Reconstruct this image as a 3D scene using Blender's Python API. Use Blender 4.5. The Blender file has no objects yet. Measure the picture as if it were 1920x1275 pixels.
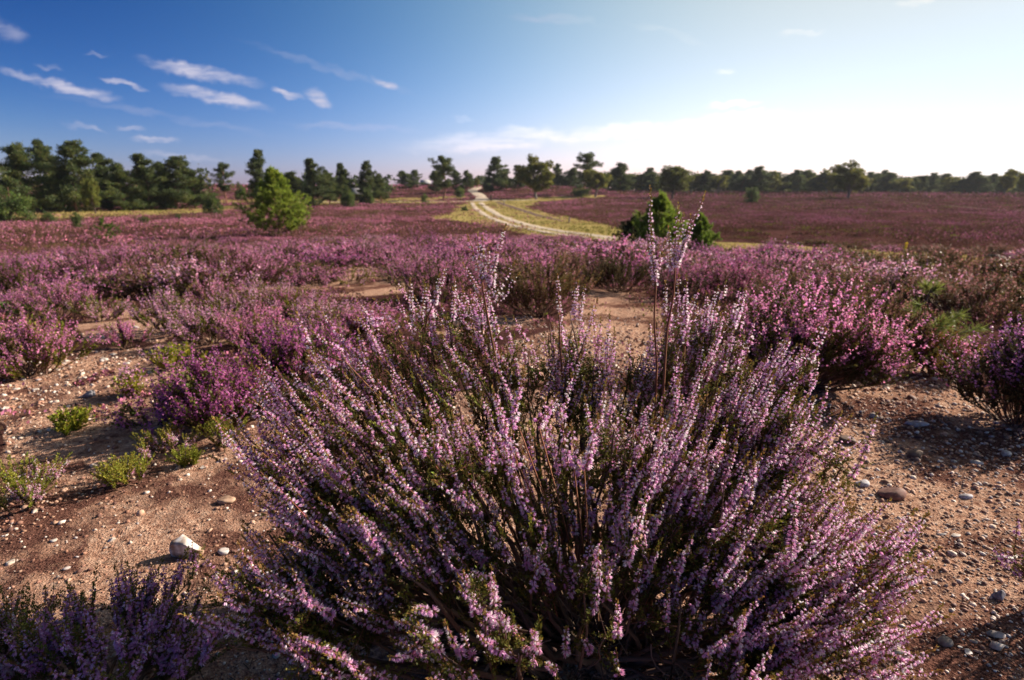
import bpy, math
import numpy as np

R = np.radians
sc = bpy.context.scene
COL = sc.collection
RNG = np.random.default_rng(7)

# ------------------------------------------------------------------ camera model
CAMH, PITCH, F = 0.85, R(15.0), 1066.7
FWD = np.array([0, math.cos(PITCH), -math.sin(PITCH)])
UP = np.array([0, math.sin(PITCH), math.cos(PITCH)])
CAM = np.array([0, 0, CAMH])
SUN_AZ, SUN_EL = R(66), R(27)          # azimuth to the right of the view direction (+Y), elevation


def ray(px, py):
    d = FWD + np.array([1, 0, 0]) * (px - 960) / F + UP * (637.5 - py) / F
    return d


def at(px, py, Y):
    d = ray(px, py)
    return CAM + d * (Y / d[1])


def proj(P):
    r = P - CAM
    dep = r @ FWD
    dep = np.where(dep < 1e-3, 1e-3, dep)
    return 960 + F * r[..., 0] / dep, 637.5 - F * (r @ UP) / dep


# ------------------------------------------------------------------ noise and terrain
def _hash(ix, iy, s):
    h = (ix.astype(np.int64) * 374761393 + iy.astype(np.int64) * 668265263 + s * 982451653) & 0x7fffffff
    h = ((h ^ (h >> 13)) * 1274126177) & 0x7fffffff
    h = h ^ (h >> 16)
    return (h & 0xffffff) / float(0xffffff)


def vnoise(x, y, s=0):
    x = np.asarray(x, float); y = np.asarray(y, float)
    ix, iy = np.floor(x), np.floor(y)
    fx, fy = x - ix, y - iy
    fx = fx * fx * (3 - 2 * fx); fy = fy * fy * (3 - 2 * fy)
    a, b = _hash(ix, iy, s), _hash(ix + 1, iy, s)
    c, d = _hash(ix, iy + 1, s), _hash(ix + 1, iy + 1, s)
    return (a * (1 - fx) + b * fx) * (1 - fy) + (c * (1 - fx) + d * fx) * fy


def fbm(x, y, s=0, o=4):
    v = 0; a = 0.5; t = 0
    for k in range(o):
        v = v + a * vnoise(x * 2 ** k, y * 2 ** k, s + k * 17); t += a; a *= 0.5
    return v / t


def sstep(a, b, x):
    t = np.clip((x - a) / (b - a), 0, 1)
    return t * t * (3 - 2 * t)


_D = np.array([0, 3, 5, 8, 13, 22, 35, 50, 80, 107, 150, 200, 400, 900])
_C = np.array([0, 0, -.10, -.30, -.60, -1.0, -1.3, -1.5, -1.5, -1.15, 1.1, 1.3, 0.5, -3])
_Rt = np.array([0, 0, -.10, -.30, -.60, -1.0, -1.3, -1.5, -1.6, -1.3, -.75, -.6, -1.5, -4])


def zg(x, y, fine=True):
    x = np.asarray(x, float); y = np.asarray(y, float)
    r = np.sqrt(x * x + y * y)
    az = x / np.maximum(r, .01)
    w = sstep(0.02, 0.28, az)
    z = np.interp(r, _D, _C) * (1 - w) + np.interp(r, _D, _Rt) * w
    z = z + 0.35 * sstep(30, 90, r) * (fbm(x / 37, y / 37, 3, 2) - .5)
    if fine:
        z = z + 0.05 * (fbm(x * .9, y * .9, 5, 3) - .5) * sstep(1.2, 3, r) + 0.022 * (fbm(x * 5, y * 5, 9, 3) - .5)
        z = z + 0.007 * (fbm(x * 24, y * 24, 11, 2) - .5) * (1 - sstep(3, 8, r))
    return z


def gp(px, py):
    """where the ray through a picture point meets the ground"""
    d = ray(px, py); t = 0.3
    while t < 900:
        p = CAM + d * t
        if p[2] <= zg(p[0], p[1], False):
            lo, hi = t / 1.03, t
            for _ in range(20):
                m = (lo + hi) / 2; p = CAM + d * m
                if p[2] <= zg(p[0], p[1], False): hi = m
                else: lo = m
            p = CAM + d * hi
            return p
        t *= 1.03
    return CAM + d * 170


def inpoly(X, Y, poly):
    poly = np.asarray(poly); ins = np.zeros(X.shape, bool); n = len(poly); j = n - 1
    for i in range(n):
        xi, yi = poly[i]; xj, yj = poly[j]
        c = ((yi > Y) != (yj > Y)) & (X < (xj - xi) * (Y - yi) / (yj - yi + 1e-12) + xi)
        ins ^= c; j = i
    return ins


def gpoly(pts):
    return [gp(a, b)[:2] for a, b in pts]


BARE = [gpoly(p) for p in [
    [(0, 655), (130, 660), (330, 640), (350, 690), (400, 740), (450, 800), (560, 880), (700, 960), (700, 1275), (0, 1275)],
    [(960, 660), (1090, 560), (1110, 545), (1215, 548), (1240, 640), (1260, 700), (960, 720)],
    [(600, 505), (690, 500), (760, 520), (760, 552), (650, 558), (600, 530)],
    [(1480, 740), (1620, 700), (1740, 680), (1860, 740), (1920, 790), (2300, 900), (2300, 1275), (1400, 1275)],
    [(190, 575), (300, 580), (330, 605), (300, 640), (170, 640), (160, 600)],
]]
GRASS = [gpoly(p) for p in [
    [(853, 385), (890, 379), (1023, 374), (1010, 380), (987, 387), (1017, 397), (1043, 403), (1090, 412), (1167, 430),
     (1330, 452), (1480, 460), (1700, 476), (1920, 496), (2200, 520), (2200, 530), (1920, 508), (1700, 489), (1400, 474),
     (1165, 460), (1050, 447), (990, 440), (940, 428), (900, 421), (833, 412), (800, 408), (850, 400)],
    [(-200, 402), (33, 398), (200, 396), (330, 392), (467, 384), (640, 378), (890, 378), (890, 380), (640, 381), (467, 391), (330, 402), (150, 408), (-200, 415)],
    [(400, 376), (470, 374), (640, 372), (800, 371), (870, 366), (880, 370), (800, 376), (640, 378), (470, 379), (400, 381)],
    [(890, 376), (1000, 372), (1130, 366), (1135, 368), (1023, 377), (890, 379)],
]]


CRUST = [gpoly(p) for p in [[(1560, 1050), (1700, 1020), (1800, 1000), (2000, 1020), (2100, 1275), (1250, 1275), (1400, 1150)], [(-100, 850), (120, 870), (300, 860), (330, 930), (200, 1000), (150, 1080), (-100, 1100)], [(1600, 860), (1900, 800), (1960, 860), (1900, 900), (1700, 890)]]]


def cover(x, y):
    """bare ground and dry grass fractions at a place"""
    x = np.asarray(x, float); y = np.asarray(y, float)
    r = np.sqrt(x * x + y * y)
    jx = x + (fbm(x * 1.7, y * 1.7, 21) - .5) * .09 * np.clip(r, 1, 12)
    jy = y + (fbm(x * 1.7, y * 1.7, 22) - .5) * .09 * np.clip(r, 1, 12)
    bare = (r < 2.3).astype(float)
    for p in BARE: bare = np.maximum(bare, inpoly(jx, jy, p))
    bare = np.maximum(bare, (fbm(x * .8, y * .8, 31) > .67) * (r < 7))
    far = np.clip(r, 1, 100)
    gx = x + (fbm(x * .5, y * .5, 23) - .5) * .03 * far; gy = y + (fbm(x * .5, y * .5, 24) - .5) * .05 * far
    gr = np.zeros_like(x)
    for p in GRASS: gr = np.maximum(gr, inpoly(gx, gy, p))
    return bare, gr


# ------------------------------------------------------------------ mesh collector
def unit(v):
    return v / np.maximum(np.linalg.norm(v, axis=-1, keepdims=True), 1e-9)


def frames(D, rng, roll=None):
    D = unit(D)
    a = np.where(np.abs(D[:, 2:3]) < .9, np.array([[0, 0, 1.]]), np.array([[1., 0, 0]]))
    U = unit(np.cross(a, D)); V = np.cross(D, U)
    if roll is None: roll = rng.uniform(0, 2 * math.pi, len(D))
    c, s = np.cos(roll)[:, None], np.sin(roll)[:, None]
    return np.stack([U * c + V * s, -U * s + V * c, D], axis=1)      # rows = local axes


class Geo:
    def __init__(self): self.v = []; self.f = []; self.c = []; self.n = 0

    def add(self, v, f, c):
        v = np.asarray(v, float).reshape(-1, 3)
        c = np.asarray(c, float)
        if c.ndim == 1: c = np.tile(c, (len(v), 1))
        self.v.append(v); self.f.append(np.asarray(f) + self.n); self.c.append(c); self.n += len(v)

    def scatter(self, tv, tf, O, Fr, S, c):
        """template copied at origins O with frames Fr, sizes S, colours c per copy"""
        N, k = len(O), len(tv)
        if N == 0: return
        S = np.asarray(S, float)
        if S.ndim == 1: S = S[:, None]
        L = tv[None] * S[:, None, :] if S.shape[1] == 3 else tv[None] * S[:, None, :1]
        W = np.einsum('nka,nab->nkb', L, Fr) + O[:, None]
        f = (tf[None] + (np.arange(N) * k)[:, None, None]).reshape(-1, tf.shape[1])
        if c.ndim == 2: c = np.repeat(c, k, axis=0)
        else: c = c.reshape(-1, 3)
        self.add(W, f, c)

    def tubes(self, P, rad, c, sides=3):
        """P (N,k,3) polylines, rad (N,k)"""
        N, k = P.shape[:2]
        if N == 0: return
        T = np.gradient(P, axis=1); T = unit(T)
        a = np.where(np.abs(T[..., 2:3]) < .9, np.array([0, 0, 1.]), np.array([1., 0, 0]))
        U = unit(np.cross(a, T)); V = np.cross(T, U)
        an = np.arange(sides) * 2 * math.pi / sides
        ring = P[:, :, None] + (U[:, :, None] * np.cos(an)[None, None, :, None] + V[:, :, None] * np.sin(an)[None, None, :, None]) * rad[:, :, None, None]
        idx = np.arange(N * k * sides).reshape(N, k, sides)
        A = idx[:, :-1]; B = idx[:, 1:]
        f = np.stack([A, np.roll(A, -1, 2), np.roll(B, -1, 2), B], -1).reshape(-1, 4)
        c = np.asarray(c, float)
        if c.ndim == 2: c = np.repeat(c, k * sides, axis=0)
        self.add(ring.reshape(-1, 3), f, c)

    def build(self, name, mats, parent=None, smooth=False, offset=None):
        me = bpy.data.meshes.new(name)
        if self.n == 0: self.add(np.zeros((3, 3)), [[0, 1, 2]], [.1, .1, .1])
        V = np.concatenate(self.v); C = np.concatenate(self.c)
        if offset is not None: V = V - np.asarray(offset)
        loops = np.concatenate([f.reshape(-1) for f in self.f])
        tot = np.concatenate([np.full(len(f), f.shape[1]) for f in self.f])
        start = np.concatenate([[0], np.cumsum(tot)[:-1]])
        me.vertices.add(len(V)); me.vertices.foreach_set('co', V.astype(np.float32).ravel())
        me.loops.add(len(loops)); me.loops.foreach_set('vertex_index', loops.astype(np.int32))
        me.polygons.add(len(tot)); me.polygons.foreach_set('loop_start', start.astype(np.int32)); me.polygons.foreach_set('loop_total', tot.astype(np.int32))
        if smooth: me.polygons.foreach_set('use_smooth', np.ones(len(tot), bool))
        me.update(calc_edges=True)
        ca = me.color_attributes.new('col', 'FLOAT_COLOR', 'POINT')
        ca.data.foreach_set('color', np.concatenate([C, np.ones((len(C), 1))], 1).astype(np.float32).ravel())
        me.materials.append(mats)
        o = bpy.data.objects.new(name, me); COL.objects.link(o)
        if parent is not None: o.parent = parent
        return o


# ------------------------------------------------------------------ things
def tag(o, label=None, cat=None, group=None, kind=None):
    if label: o['label'] = label
    if cat: o['category'] = cat
    if group: o['group'] = group
    if kind: o['kind'] = kind
    return o


def empty(name, loc, rz=0, label=None, cat=None, group=None):
    o = bpy.data.objects.new(name, None); COL.objects.link(o)
    o.empty_display_size = .1
    o.location = tuple(float(v) for v in loc); o.rotation_euler = (0, 0, rz)
    return tag(o, label, cat, group)


def copy_tree(root, loc, rz=0, scale=(1, 1, 1), label=None, group=None, name=None):
    r = root.copy(); COL.objects.link(r)
    for ch in root.children:
        c = ch.copy(); COL.objects.link(c); c.parent = r
    r.location = tuple(float(v) for v in loc); r.rotation_euler = (0, 0, rz); r.scale = scale
    if label: r['label'] = label
    if group: r['group'] = group
    if name: r.name = name
    return r


# ------------------------------------------------------------------ materials
def new_mat(name):
    m = bpy.data.materials.new(name); m.use_nodes = True
    nt = m.node_tree; nt.nodes.clear()
    return m, nt, nt.nodes, nt.links


def plant_mat(name, transl=.3, rough=.6, spec=.3, var=.25, tscale=1.3):
    m, nt, N, L = new_mat(name)
    out = N.new('ShaderNodeOutputMaterial')
    at_ = N.new('ShaderNodeAttribute'); at_.attribute_name = 'col'
    oi = N.new('ShaderNodeObjectInfo')
    hs = N.new('ShaderNodeHueSaturation')
    mr = N.new('ShaderNodeMapRange'); mr.inputs['To Min'].default_value = 1 - var; mr.inputs['To Max'].default_value = 1 + var
    L.new(oi.outputs['Random'], mr.inputs['Value']); L.new(mr.outputs[0], hs.inputs['Value'])
    geo = N.new('ShaderNodeNewGeometry')
    nz = N.new('ShaderNodeTexNoise'); nz.inputs['Scale'].default_value = 9; nz.inputs['Detail'].default_value = 2
    L.new(geo.outputs['Position'], nz.inputs['Vector'])
    m2 = N.new('ShaderNodeMapRange'); m2.inputs['From Min'].default_value = .3; m2.inputs['From Max'].default_value = .7
    m2.inputs['To Min'].default_value = .487; m2.inputs['To Max'].default_value = .513
    L.new(nz.outputs['Fac'], m2.inputs['Value']); L.new(m2.outputs[0], hs.inputs['Hue'])
    L.new(at_.outputs['Color'], hs.inputs['Color'])
    p = N.new('ShaderNodeBsdfPrincipled'); p.inputs['Roughness'].default_value = rough
    p.inputs['Specular IOR Level'].default_value = spec
    L.new(hs.outputs[0], p.inputs['Base Color'])
    if transl > 0:
        t = N.new('ShaderNodeBsdfTranslucent'); L.new(hs.outputs[0], t.inputs['Color'])
        g = N.new('ShaderNodeVectorMath'); g.operation = 'SCALE'; g.inputs['Scale'].default_value = tscale
        L.new(hs.outputs[0], g.inputs[0]); L.new(g.outputs[0], t.inputs['Color'])
        mx = N.new('ShaderNodeMixShader'); mx.inputs[0].default_value = transl
        L.new(p.outputs[0], mx.inputs[1]); L.new(t.outputs[0], mx.inputs[2]); L.new(mx.outputs[0], out.inputs[0])
    else:
        L.new(p.outputs[0], out.inputs[0])
    return m


M_PETAL = plant_mat('petal', .42, .45, .35, .10, 1.2)
M_LEAF = plant_mat('heather_leaf', .25, .6, .15, .15)
M_STEM = plant_mat('woody_stem', 0, .8, .2, .15)
M_NEEDLE = plant_mat('needle', .42, .5, .4, .12)
M_CROWN = plant_mat('tree_leaf', .38, .6, .3, .15)
M_BARK = plant_mat('bark', 0, .9, .15, .15)
M_HEATH = plant_mat('heath', .2, .9, .0, .0)


def stone_mat(name):
    m, nt, N, L = new_mat(name)
    out = N.new('ShaderNodeOutputMaterial'); p = N.new('ShaderNodeBsdfPrincipled')
    a = N.new('ShaderNodeAttribute'); a.attribute_name = 'col'
    tc = N.new('ShaderNodeTexCoord')
    nz = N.new('ShaderNodeTexNoise'); nz.inputs['Scale'].default_value = 55; nz.inputs['Detail'].default_value = 5
    L.new(tc.outputs['Object'], nz.inputs['Vector'])
    cr = N.new('ShaderNodeValToRGB'); cr.color_ramp.elements[0].position = .35; cr.color_ramp.elements[0].color = (.5, .42, .36, 1)
    cr.color_ramp.elements[1].position = .62; cr.color_ramp.elements[1].color = (1, 1, 1, 1)
    L.new(nz.outputs['Fac'], cr.inputs[0])
    mx = N.new('ShaderNodeMix'); mx.data_type = 'RGBA'; mx.blend_type = 'MULTIPLY'; mx.inputs[0].default_value = 1
    L.new(a.outputs['Color'], mx.inputs[6]); L.new(cr.outputs[0], mx.inputs[7]); L.new(mx.outputs[2], p.inputs['Base Color'])
    p.inputs['Roughness'].default_value = .75
    b = N.new('ShaderNodeBump'); b.inputs['Strength'].default_value = .5; b.inputs['Distance'].default_value = .002
    L.new(nz.outputs['Fac'], b.inputs['Height']); L.new(b.outputs[0], p.inputs['Normal'])
    L.new(p.outputs[0], out.inputs[0])
    return m


M_STONE = stone_mat('stone')


def ramp(N, L, src, stops):
    cr = N.new('ShaderNodeValToRGB')
    while len(cr.color_ramp.elements) < len(stops): cr.color_ramp.elements.new(.5)
    for e, (p, c) in zip(cr.color_ramp.elements, stops): e.position = p; e.color = (*c, 1)
    L.new(src, cr.inputs[0]); return cr.outputs[0]


def noise(N, L, vec, scale, detail=4, rough=.55):
    n = N.new('ShaderNodeTexNoise'); n.inputs['Scale'].default_value = scale; n.inputs['Detail'].default_value = detail
    n.inputs['Roughness'].default_value = rough; L.new(vec, n.inputs['Vector']); return n.outputs['Fac']


def mixc(N, L, fac, a, b, mode='MIX'):
    m = N.new('ShaderNodeMix'); m.data_type = 'RGBA'; m.blend_type = mode
    if isinstance(fac, float): m.inputs[0].default_value = fac
    else: L.new(fac, m.inputs[0])
    L.new(a, m.inputs[6]); L.new(b, m.inputs[7]); return m.outputs[2]


def ground_mat():
    m, nt, N, L = new_mat('heath_ground')
    out = N.new('ShaderNodeOutputMaterial'); p = N.new('ShaderNodeBsdfPrincipled'); p.inputs['Roughness'].default_value = .9
    p.inputs['Specular IOR Level'].default_value = 0
    geo = N.new('ShaderNodeNewGeometry'); pos = geo.outputs['Position']
    a = N.new('ShaderNodeAttribute'); a.attribute_name = 'col'
    sep = N.new('ShaderNodeSeparateColor'); L.new(a.outputs['Color'], sep.inputs[0])
    n1 = noise(N, L, pos, 2.2, 6, .65); n2 = noise(N, L, pos, 45, 6, .7); n3 = noise(N, L, pos, 160, 3, .6)
    sand = ramp(N, L, n2, [(.34, (.26, .13, .095)), (.48, (.58, .36, .265)), (.64, (.82, .60, .47))])
    crust = ramp(N, L, n3, [(.35, (.07, .034, .032)), (.65, (.28, .145, .115))])
    cm = N.new('ShaderNodeMapRange'); cm.inputs['From Min'].default_value = .50; cm.inputs['From Max'].default_value = .57
    sm = N.new('ShaderNodeMath'); sm.operation = 'MULTIPLY_ADD'; sm.inputs[1].default_value = .22; L.new(n2, sm.inputs[0])
    s2 = N.new('ShaderNodeMath'); s2.operation = 'MULTIPLY'; s2.inputs[1].default_value = .8; L.new(n1, s2.inputs[0]); L.new(s2.outputs[0], sm.inputs[2])
    s3 = N.new('ShaderNodeMath'); s3.operation = 'MULTIPLY_ADD'; s3.inputs[1].default_value = .062; L.new(sep.outputs[2], s3.inputs[0]); L.new(sm.outputs[0], s3.inputs[2])
    L.new(s3.outputs[0], cm.inputs['Value'])
    bare = mixc(N, L, cm.outputs[0], sand, crust)
    # fine grains
    vo = N.new('ShaderNodeTexVoronoi'); vo.inputs['Scale'].default_value = 190; L.new(pos, vo.inputs['Vector'])
    grain = ramp(N, L, vo.outputs['Distance'], [(.15, (1.12, 1.1, 1.06)), (.6, (.62, .56, .52))])
    bare = mixc(N, L, .8, bare, grain, 'MULTIPLY')
    nh = noise(N, L, pos, 1.1, 8, .7)
    heath = ramp(N, L, nh, [(.3, (.035, .018, .016)), (.5, (.075, .036, .032)), (.7, (.14, .06, .06))])
    ngr = noise(N, L, pos, 3, 8, .7)
    grass = ramp(N, L, ngr, [(.3, (.15, .13, .04)), (.5, (.34, .27, .10)), (.7, (.50, .39, .18))])
    c = mixc(N, L, sep.outputs[0], heath, bare)
    c = mixc(N, L, sep.outputs[1], c, grass)
    L.new(c, p.inputs['Base Color'])
    mm = N.new('ShaderNodeMath'); mm.operation = 'ADD'; L.new(n2, mm.inputs[0]); L.new(n3, mm.inputs[1])
    b = N.new('ShaderNodeBump'); b.inputs['Strength'].default_value = .9; b.inputs['Distance'].default_value = .012
    L.new(mm.outputs[0], b.inputs['Height'])
    b2 = N.new('ShaderNodeBump'); b2.inputs['Strength'].default_value = .6; b2.inputs['Distance'].default_value = .003; b2.invert = True
    L.new(vo.outputs['Distance'], b2.inputs['Height']); L.new(b.outputs[0], b2.inputs['Normal'])
    L.new(b2.outputs[0], p.inputs['Normal']); L.new(p.outputs[0], out.inputs[0])
    return m


def simple_mat(name, stops, scale, rough=.9, bump=.01):
    m, nt, N, L = new_mat(name)
    out = N.new('ShaderNodeOutputMaterial'); p = N.new('ShaderNodeBsdfPrincipled'); p.inputs['Roughness'].default_value = rough; p.inputs['Specular IOR Level'].default_value = 0
    geo = N.new('ShaderNodeNewGeometry'); n = noise(N, L, geo.outputs['Position'], scale, 6, .65)
    L.new(ramp(N, L, n, stops), p.inputs['Base Color'])
    b = N.new('ShaderNodeBump'); b.inputs['Distance'].default_value = bump; b.inputs['Strength'].default_value = .6
    L.new(n, b.inputs['Height']); L.new(b.outputs[0], p.inputs['Normal']); L.new(p.outputs[0], out.inputs[0])
    return m


# ------------------------------------------------------------------ ground sheet
def build_ground():
    th = np.concatenate([np.linspace(-60, 60, 760, endpoint=False), np.linspace(60, 300, 90, endpoint=False)])
    th = np.radians(th)
    rr = np.concatenate([[0.02, .15], np.geomspace(.3, 900, 520)])
    A, Rr = np.meshgrid(th, rr)
    X = Rr * np.sin(A); Y = Rr * np.cos(A)
    Z = zg(X, Y)
    nr, na = X.shape
    idx = np.arange(nr * na).reshape(nr, na)
    a = idx[:-1]; b = idx[1:]
    f = np.stack([a, b, np.roll(b, -1, 1), np.roll(a, -1, 1)], -1).reshape(-1, 4)
    ba, gr = cover(X.ravel(), Y.ravel())
    fx, fy = X.ravel(), Y.ravel(); jx = fx + (fbm(fx * 4, fy * 4, 81) - .5) * .22; jy = fy + (fbm(fx * 4, fy * 4, 82) - .5) * .22
    crust = np.zeros(len(fx))
    for p in CRUST: crust = np.maximum(crust, inpoly(jx, jy, p))
    g = Geo(); g.add(np.stack([X, Y, Z], -1).reshape(-1, 3), f[:, ::-1], np.stack([ba, gr, crust], -1))
    # centre cap
    g.f.append(idx[0][None, ::-1].copy())
    o = g.build('ground', ground_mat(), smooth=True); tag(o, kind='structure')


TRACKS = []


def ontrack(x, y):
    m = np.zeros(len(x), bool)
    for C, w in TRACKS:
        d = np.full(len(x), 1e9)
        for k in range(0, len(C)): d = np.minimum(d, np.hypot(x - C[k, 0], y - C[k, 1]) - w[k] * .5)
        m |= d < .05
    return m


def strip(name, pts, widths, mat, lift=.03, label=None):
    P = np.array([gp(a, b)[:2] for a, b in pts])
    s = np.concatenate([[0], np.cumsum(np.linalg.norm(np.diff(P, axis=0), axis=1))])
    n = max(40, int(s[-1] / .8)); t = np.linspace(0, s[-1], n)
    C = np.stack([np.interp(t, s, P[:, 0]), np.interp(t, s, P[:, 1])], 1)
    for _ in range(6): C[1:-1] = (C[:-2] + 2 * C[1:-1] + C[2:]) / 4
    w = np.interp(t, s, widths)
    TRACKS.append((C, w))
    T = unit(np.gradient(C, axis=0)); Nn = np.stack([T[:, 1], -T[:, 0]], 1)
    k = 5; rows = []
    for j in range(k):
        q = (j / (k - 1) - .5) * (w * (1 + .5 * (vnoise(t * .7, t * 0 + j, 40) - .5)))
        rows.append(C + Nn * q[:, None])
    Q = np.stack(rows, 1)
    Z = zg(Q[..., 0], Q[..., 1]) + lift
    V = np.concatenate([Q, Z[..., None]], -1)
    V[:, 0, 2] -= lift * 1.5; V[:, -1, 2] -= lift * 1.5
    idx = np.arange(n * k).reshape(n, k)
    f = np.stack([idx[:-1, :-1], idx[1:, :-1], idx[1:, 1:], idx[:-1, 1:]], -1).reshape(-1, 4)
    g = Geo(); g.add(V, f, [.5, .5, .5]); o = g.build(name, mat, smooth=True)
    tag(o, kind='structure')


def build_tracks():
    sand = simple_mat('track_sand', [(.3, (.40, .33, .26)), (.6, (.62, .53, .43))], 1.5)
    dark = simple_mat('track_earth', [(.3, (.09, .065, .06)), (.6, (.20, .14, .12))], 2)
    strip('sandy_track', [(885, 380), (893, 392), (917, 407), (950, 420), (990, 429), (1040, 438), (1090, 445), (1167, 452), (1260, 458), (1340, 465)],
          [.65, .72, .7, .68, .62, .62, .6, .6, .55, .5], sand)
    strip('sandy_track', [(901, 380), (915, 391), (940, 406), (973, 417), (1007, 426), (1050, 434), (1100, 440), (1150, 446), (1230, 454)],
          [.85, .85, .85, .85, .8, .75, .7, .65, .6], sand)
    strip('sandy_path', [(893, 378), (905, 375), (903, 369), (892, 362), (885, 358), (893, 353), (903, 350)], [2.6, 3.2, 2.6, 2.4, 2.8, 3, 2.4], sand, .05)
    strip('sandy_path', [(560, 379.5), (640, 378.5), (760, 378), (850, 377.5), (905, 376.6), (1010, 375)], [.5, 1.0, 1.2, 1.4, 1.5, .8], sand, .045)
    strip('earth_track_or_ditch', [(1600, 372), (1680, 377), (1760, 384), (1850, 392), (1990, 399)], [.6, .9, 1.1, 1.2, 1.0], dark)  # flat dark strip coloured in for the shadowed ditch line, no bank carved
    strip('earth_track_or_ditch', [(933, 379), (957, 387), (990, 398), (1023, 407), (1055, 415)], [1.2, 1.1, 1.0, .8, .5], dark)


# ------------------------------------------------------------------ heather
PETAL_T = []
for k in range(4):
    a = k * math.pi / 2
    def _p(r, z, da): return (r * math.cos(a + da), r * math.sin(a + da), z)
    PETAL_T.append([(0, 0, 0), _p(.27, .45, -.7), _p(.30, 1.0, 0), _p(.27, .45, .7)])
BELL_V = np.array(PETAL_T).reshape(-1, 3); BELL_F = np.arange(16).reshape(4, 4)
KITE_V = np.array([(0, 0, 0), (.32, 0, .45), (0, .06, 1), (-.32, 0, .45)]); KITE_F = np.array([[0, 1, 2, 3]])
CRS_V = np.array([(0, 0, 0), (.3, 0, .5), (0, 0, 1), (-.3, 0, .5), (0, 0, 0), (0, .3, .5), (0, 0, 1), (0, -.3, .5)]); CRS_F = np.array([[0, 1, 2, 3], [4, 5, 6, 7]])


def bez(P0, P1, P2, t):
    """P (N,3), t (k,) or (N,) -> (N,k,3) or (N,3)"""
    if t.ndim == 1 and len(t) != len(P0) or t.ndim == 1 and t.dtype == np.float32:
        t = t[None, :, None]
        return P0[:, None] * (1 - t) ** 2 + 2 * P1[:, None] * t * (1 - t) + P2[:, None] * t * t
    t = t[:, None]
    return P0 * (1 - t) ** 2 + 2 * P1 * t * (1 - t) + P2 * t * t


def bezk(P0, P1, P2, k):
    t = np.linspace(0, 1, k)[None, :, None]
    return P0[:, None] * (1 - t) ** 2 + 2 * P1[:, None] * t * (1 - t) + P2[:, None] * t * t


def bezt(P0, P1, P2, t):
    t = t[:, None]
    return 2 * (1 - t) * (P1 - P0) + 2 * t * (P2 - P1)


def ccol(rng, n, base, var=.12, chan=.05):
    base = np.asarray(base, float)
    v = rng.normal(1, var, (n, 1)) * rng.normal(1, chan, (n, 3))
    return np.clip(base * v, .004, .95)


def curve_leaves(g, P0, P1, P2, L, per_m, rng, size, col, t0=0., t1=1., spread=.7, tmpl=(KITE_V, KITE_F)):
    n = np.maximum(1, (L * per_m * (t1 - t0)).astype(int))
    i = np.repeat(np.arange(len(P0)), n)
    t = rng.uniform(t0, t1, len(i))
    p = bez(P0[i], P1[i], P2[i], t.astype(np.float64))
    T = unit(bezt(P0[i], P1[i], P2[i], t))
    rd = unit(np.cross(T, rng.normal(size=(len(i), 3))))
    D = unit(T * 1 + rd * spread)
    g.scatter(tmpl[0], tmpl[1], p + rd * .0008, frames(D, rng), size * rng.uniform(.6, 1.3, len(i)), ccol(rng, len(i), col, .25, .12))


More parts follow.
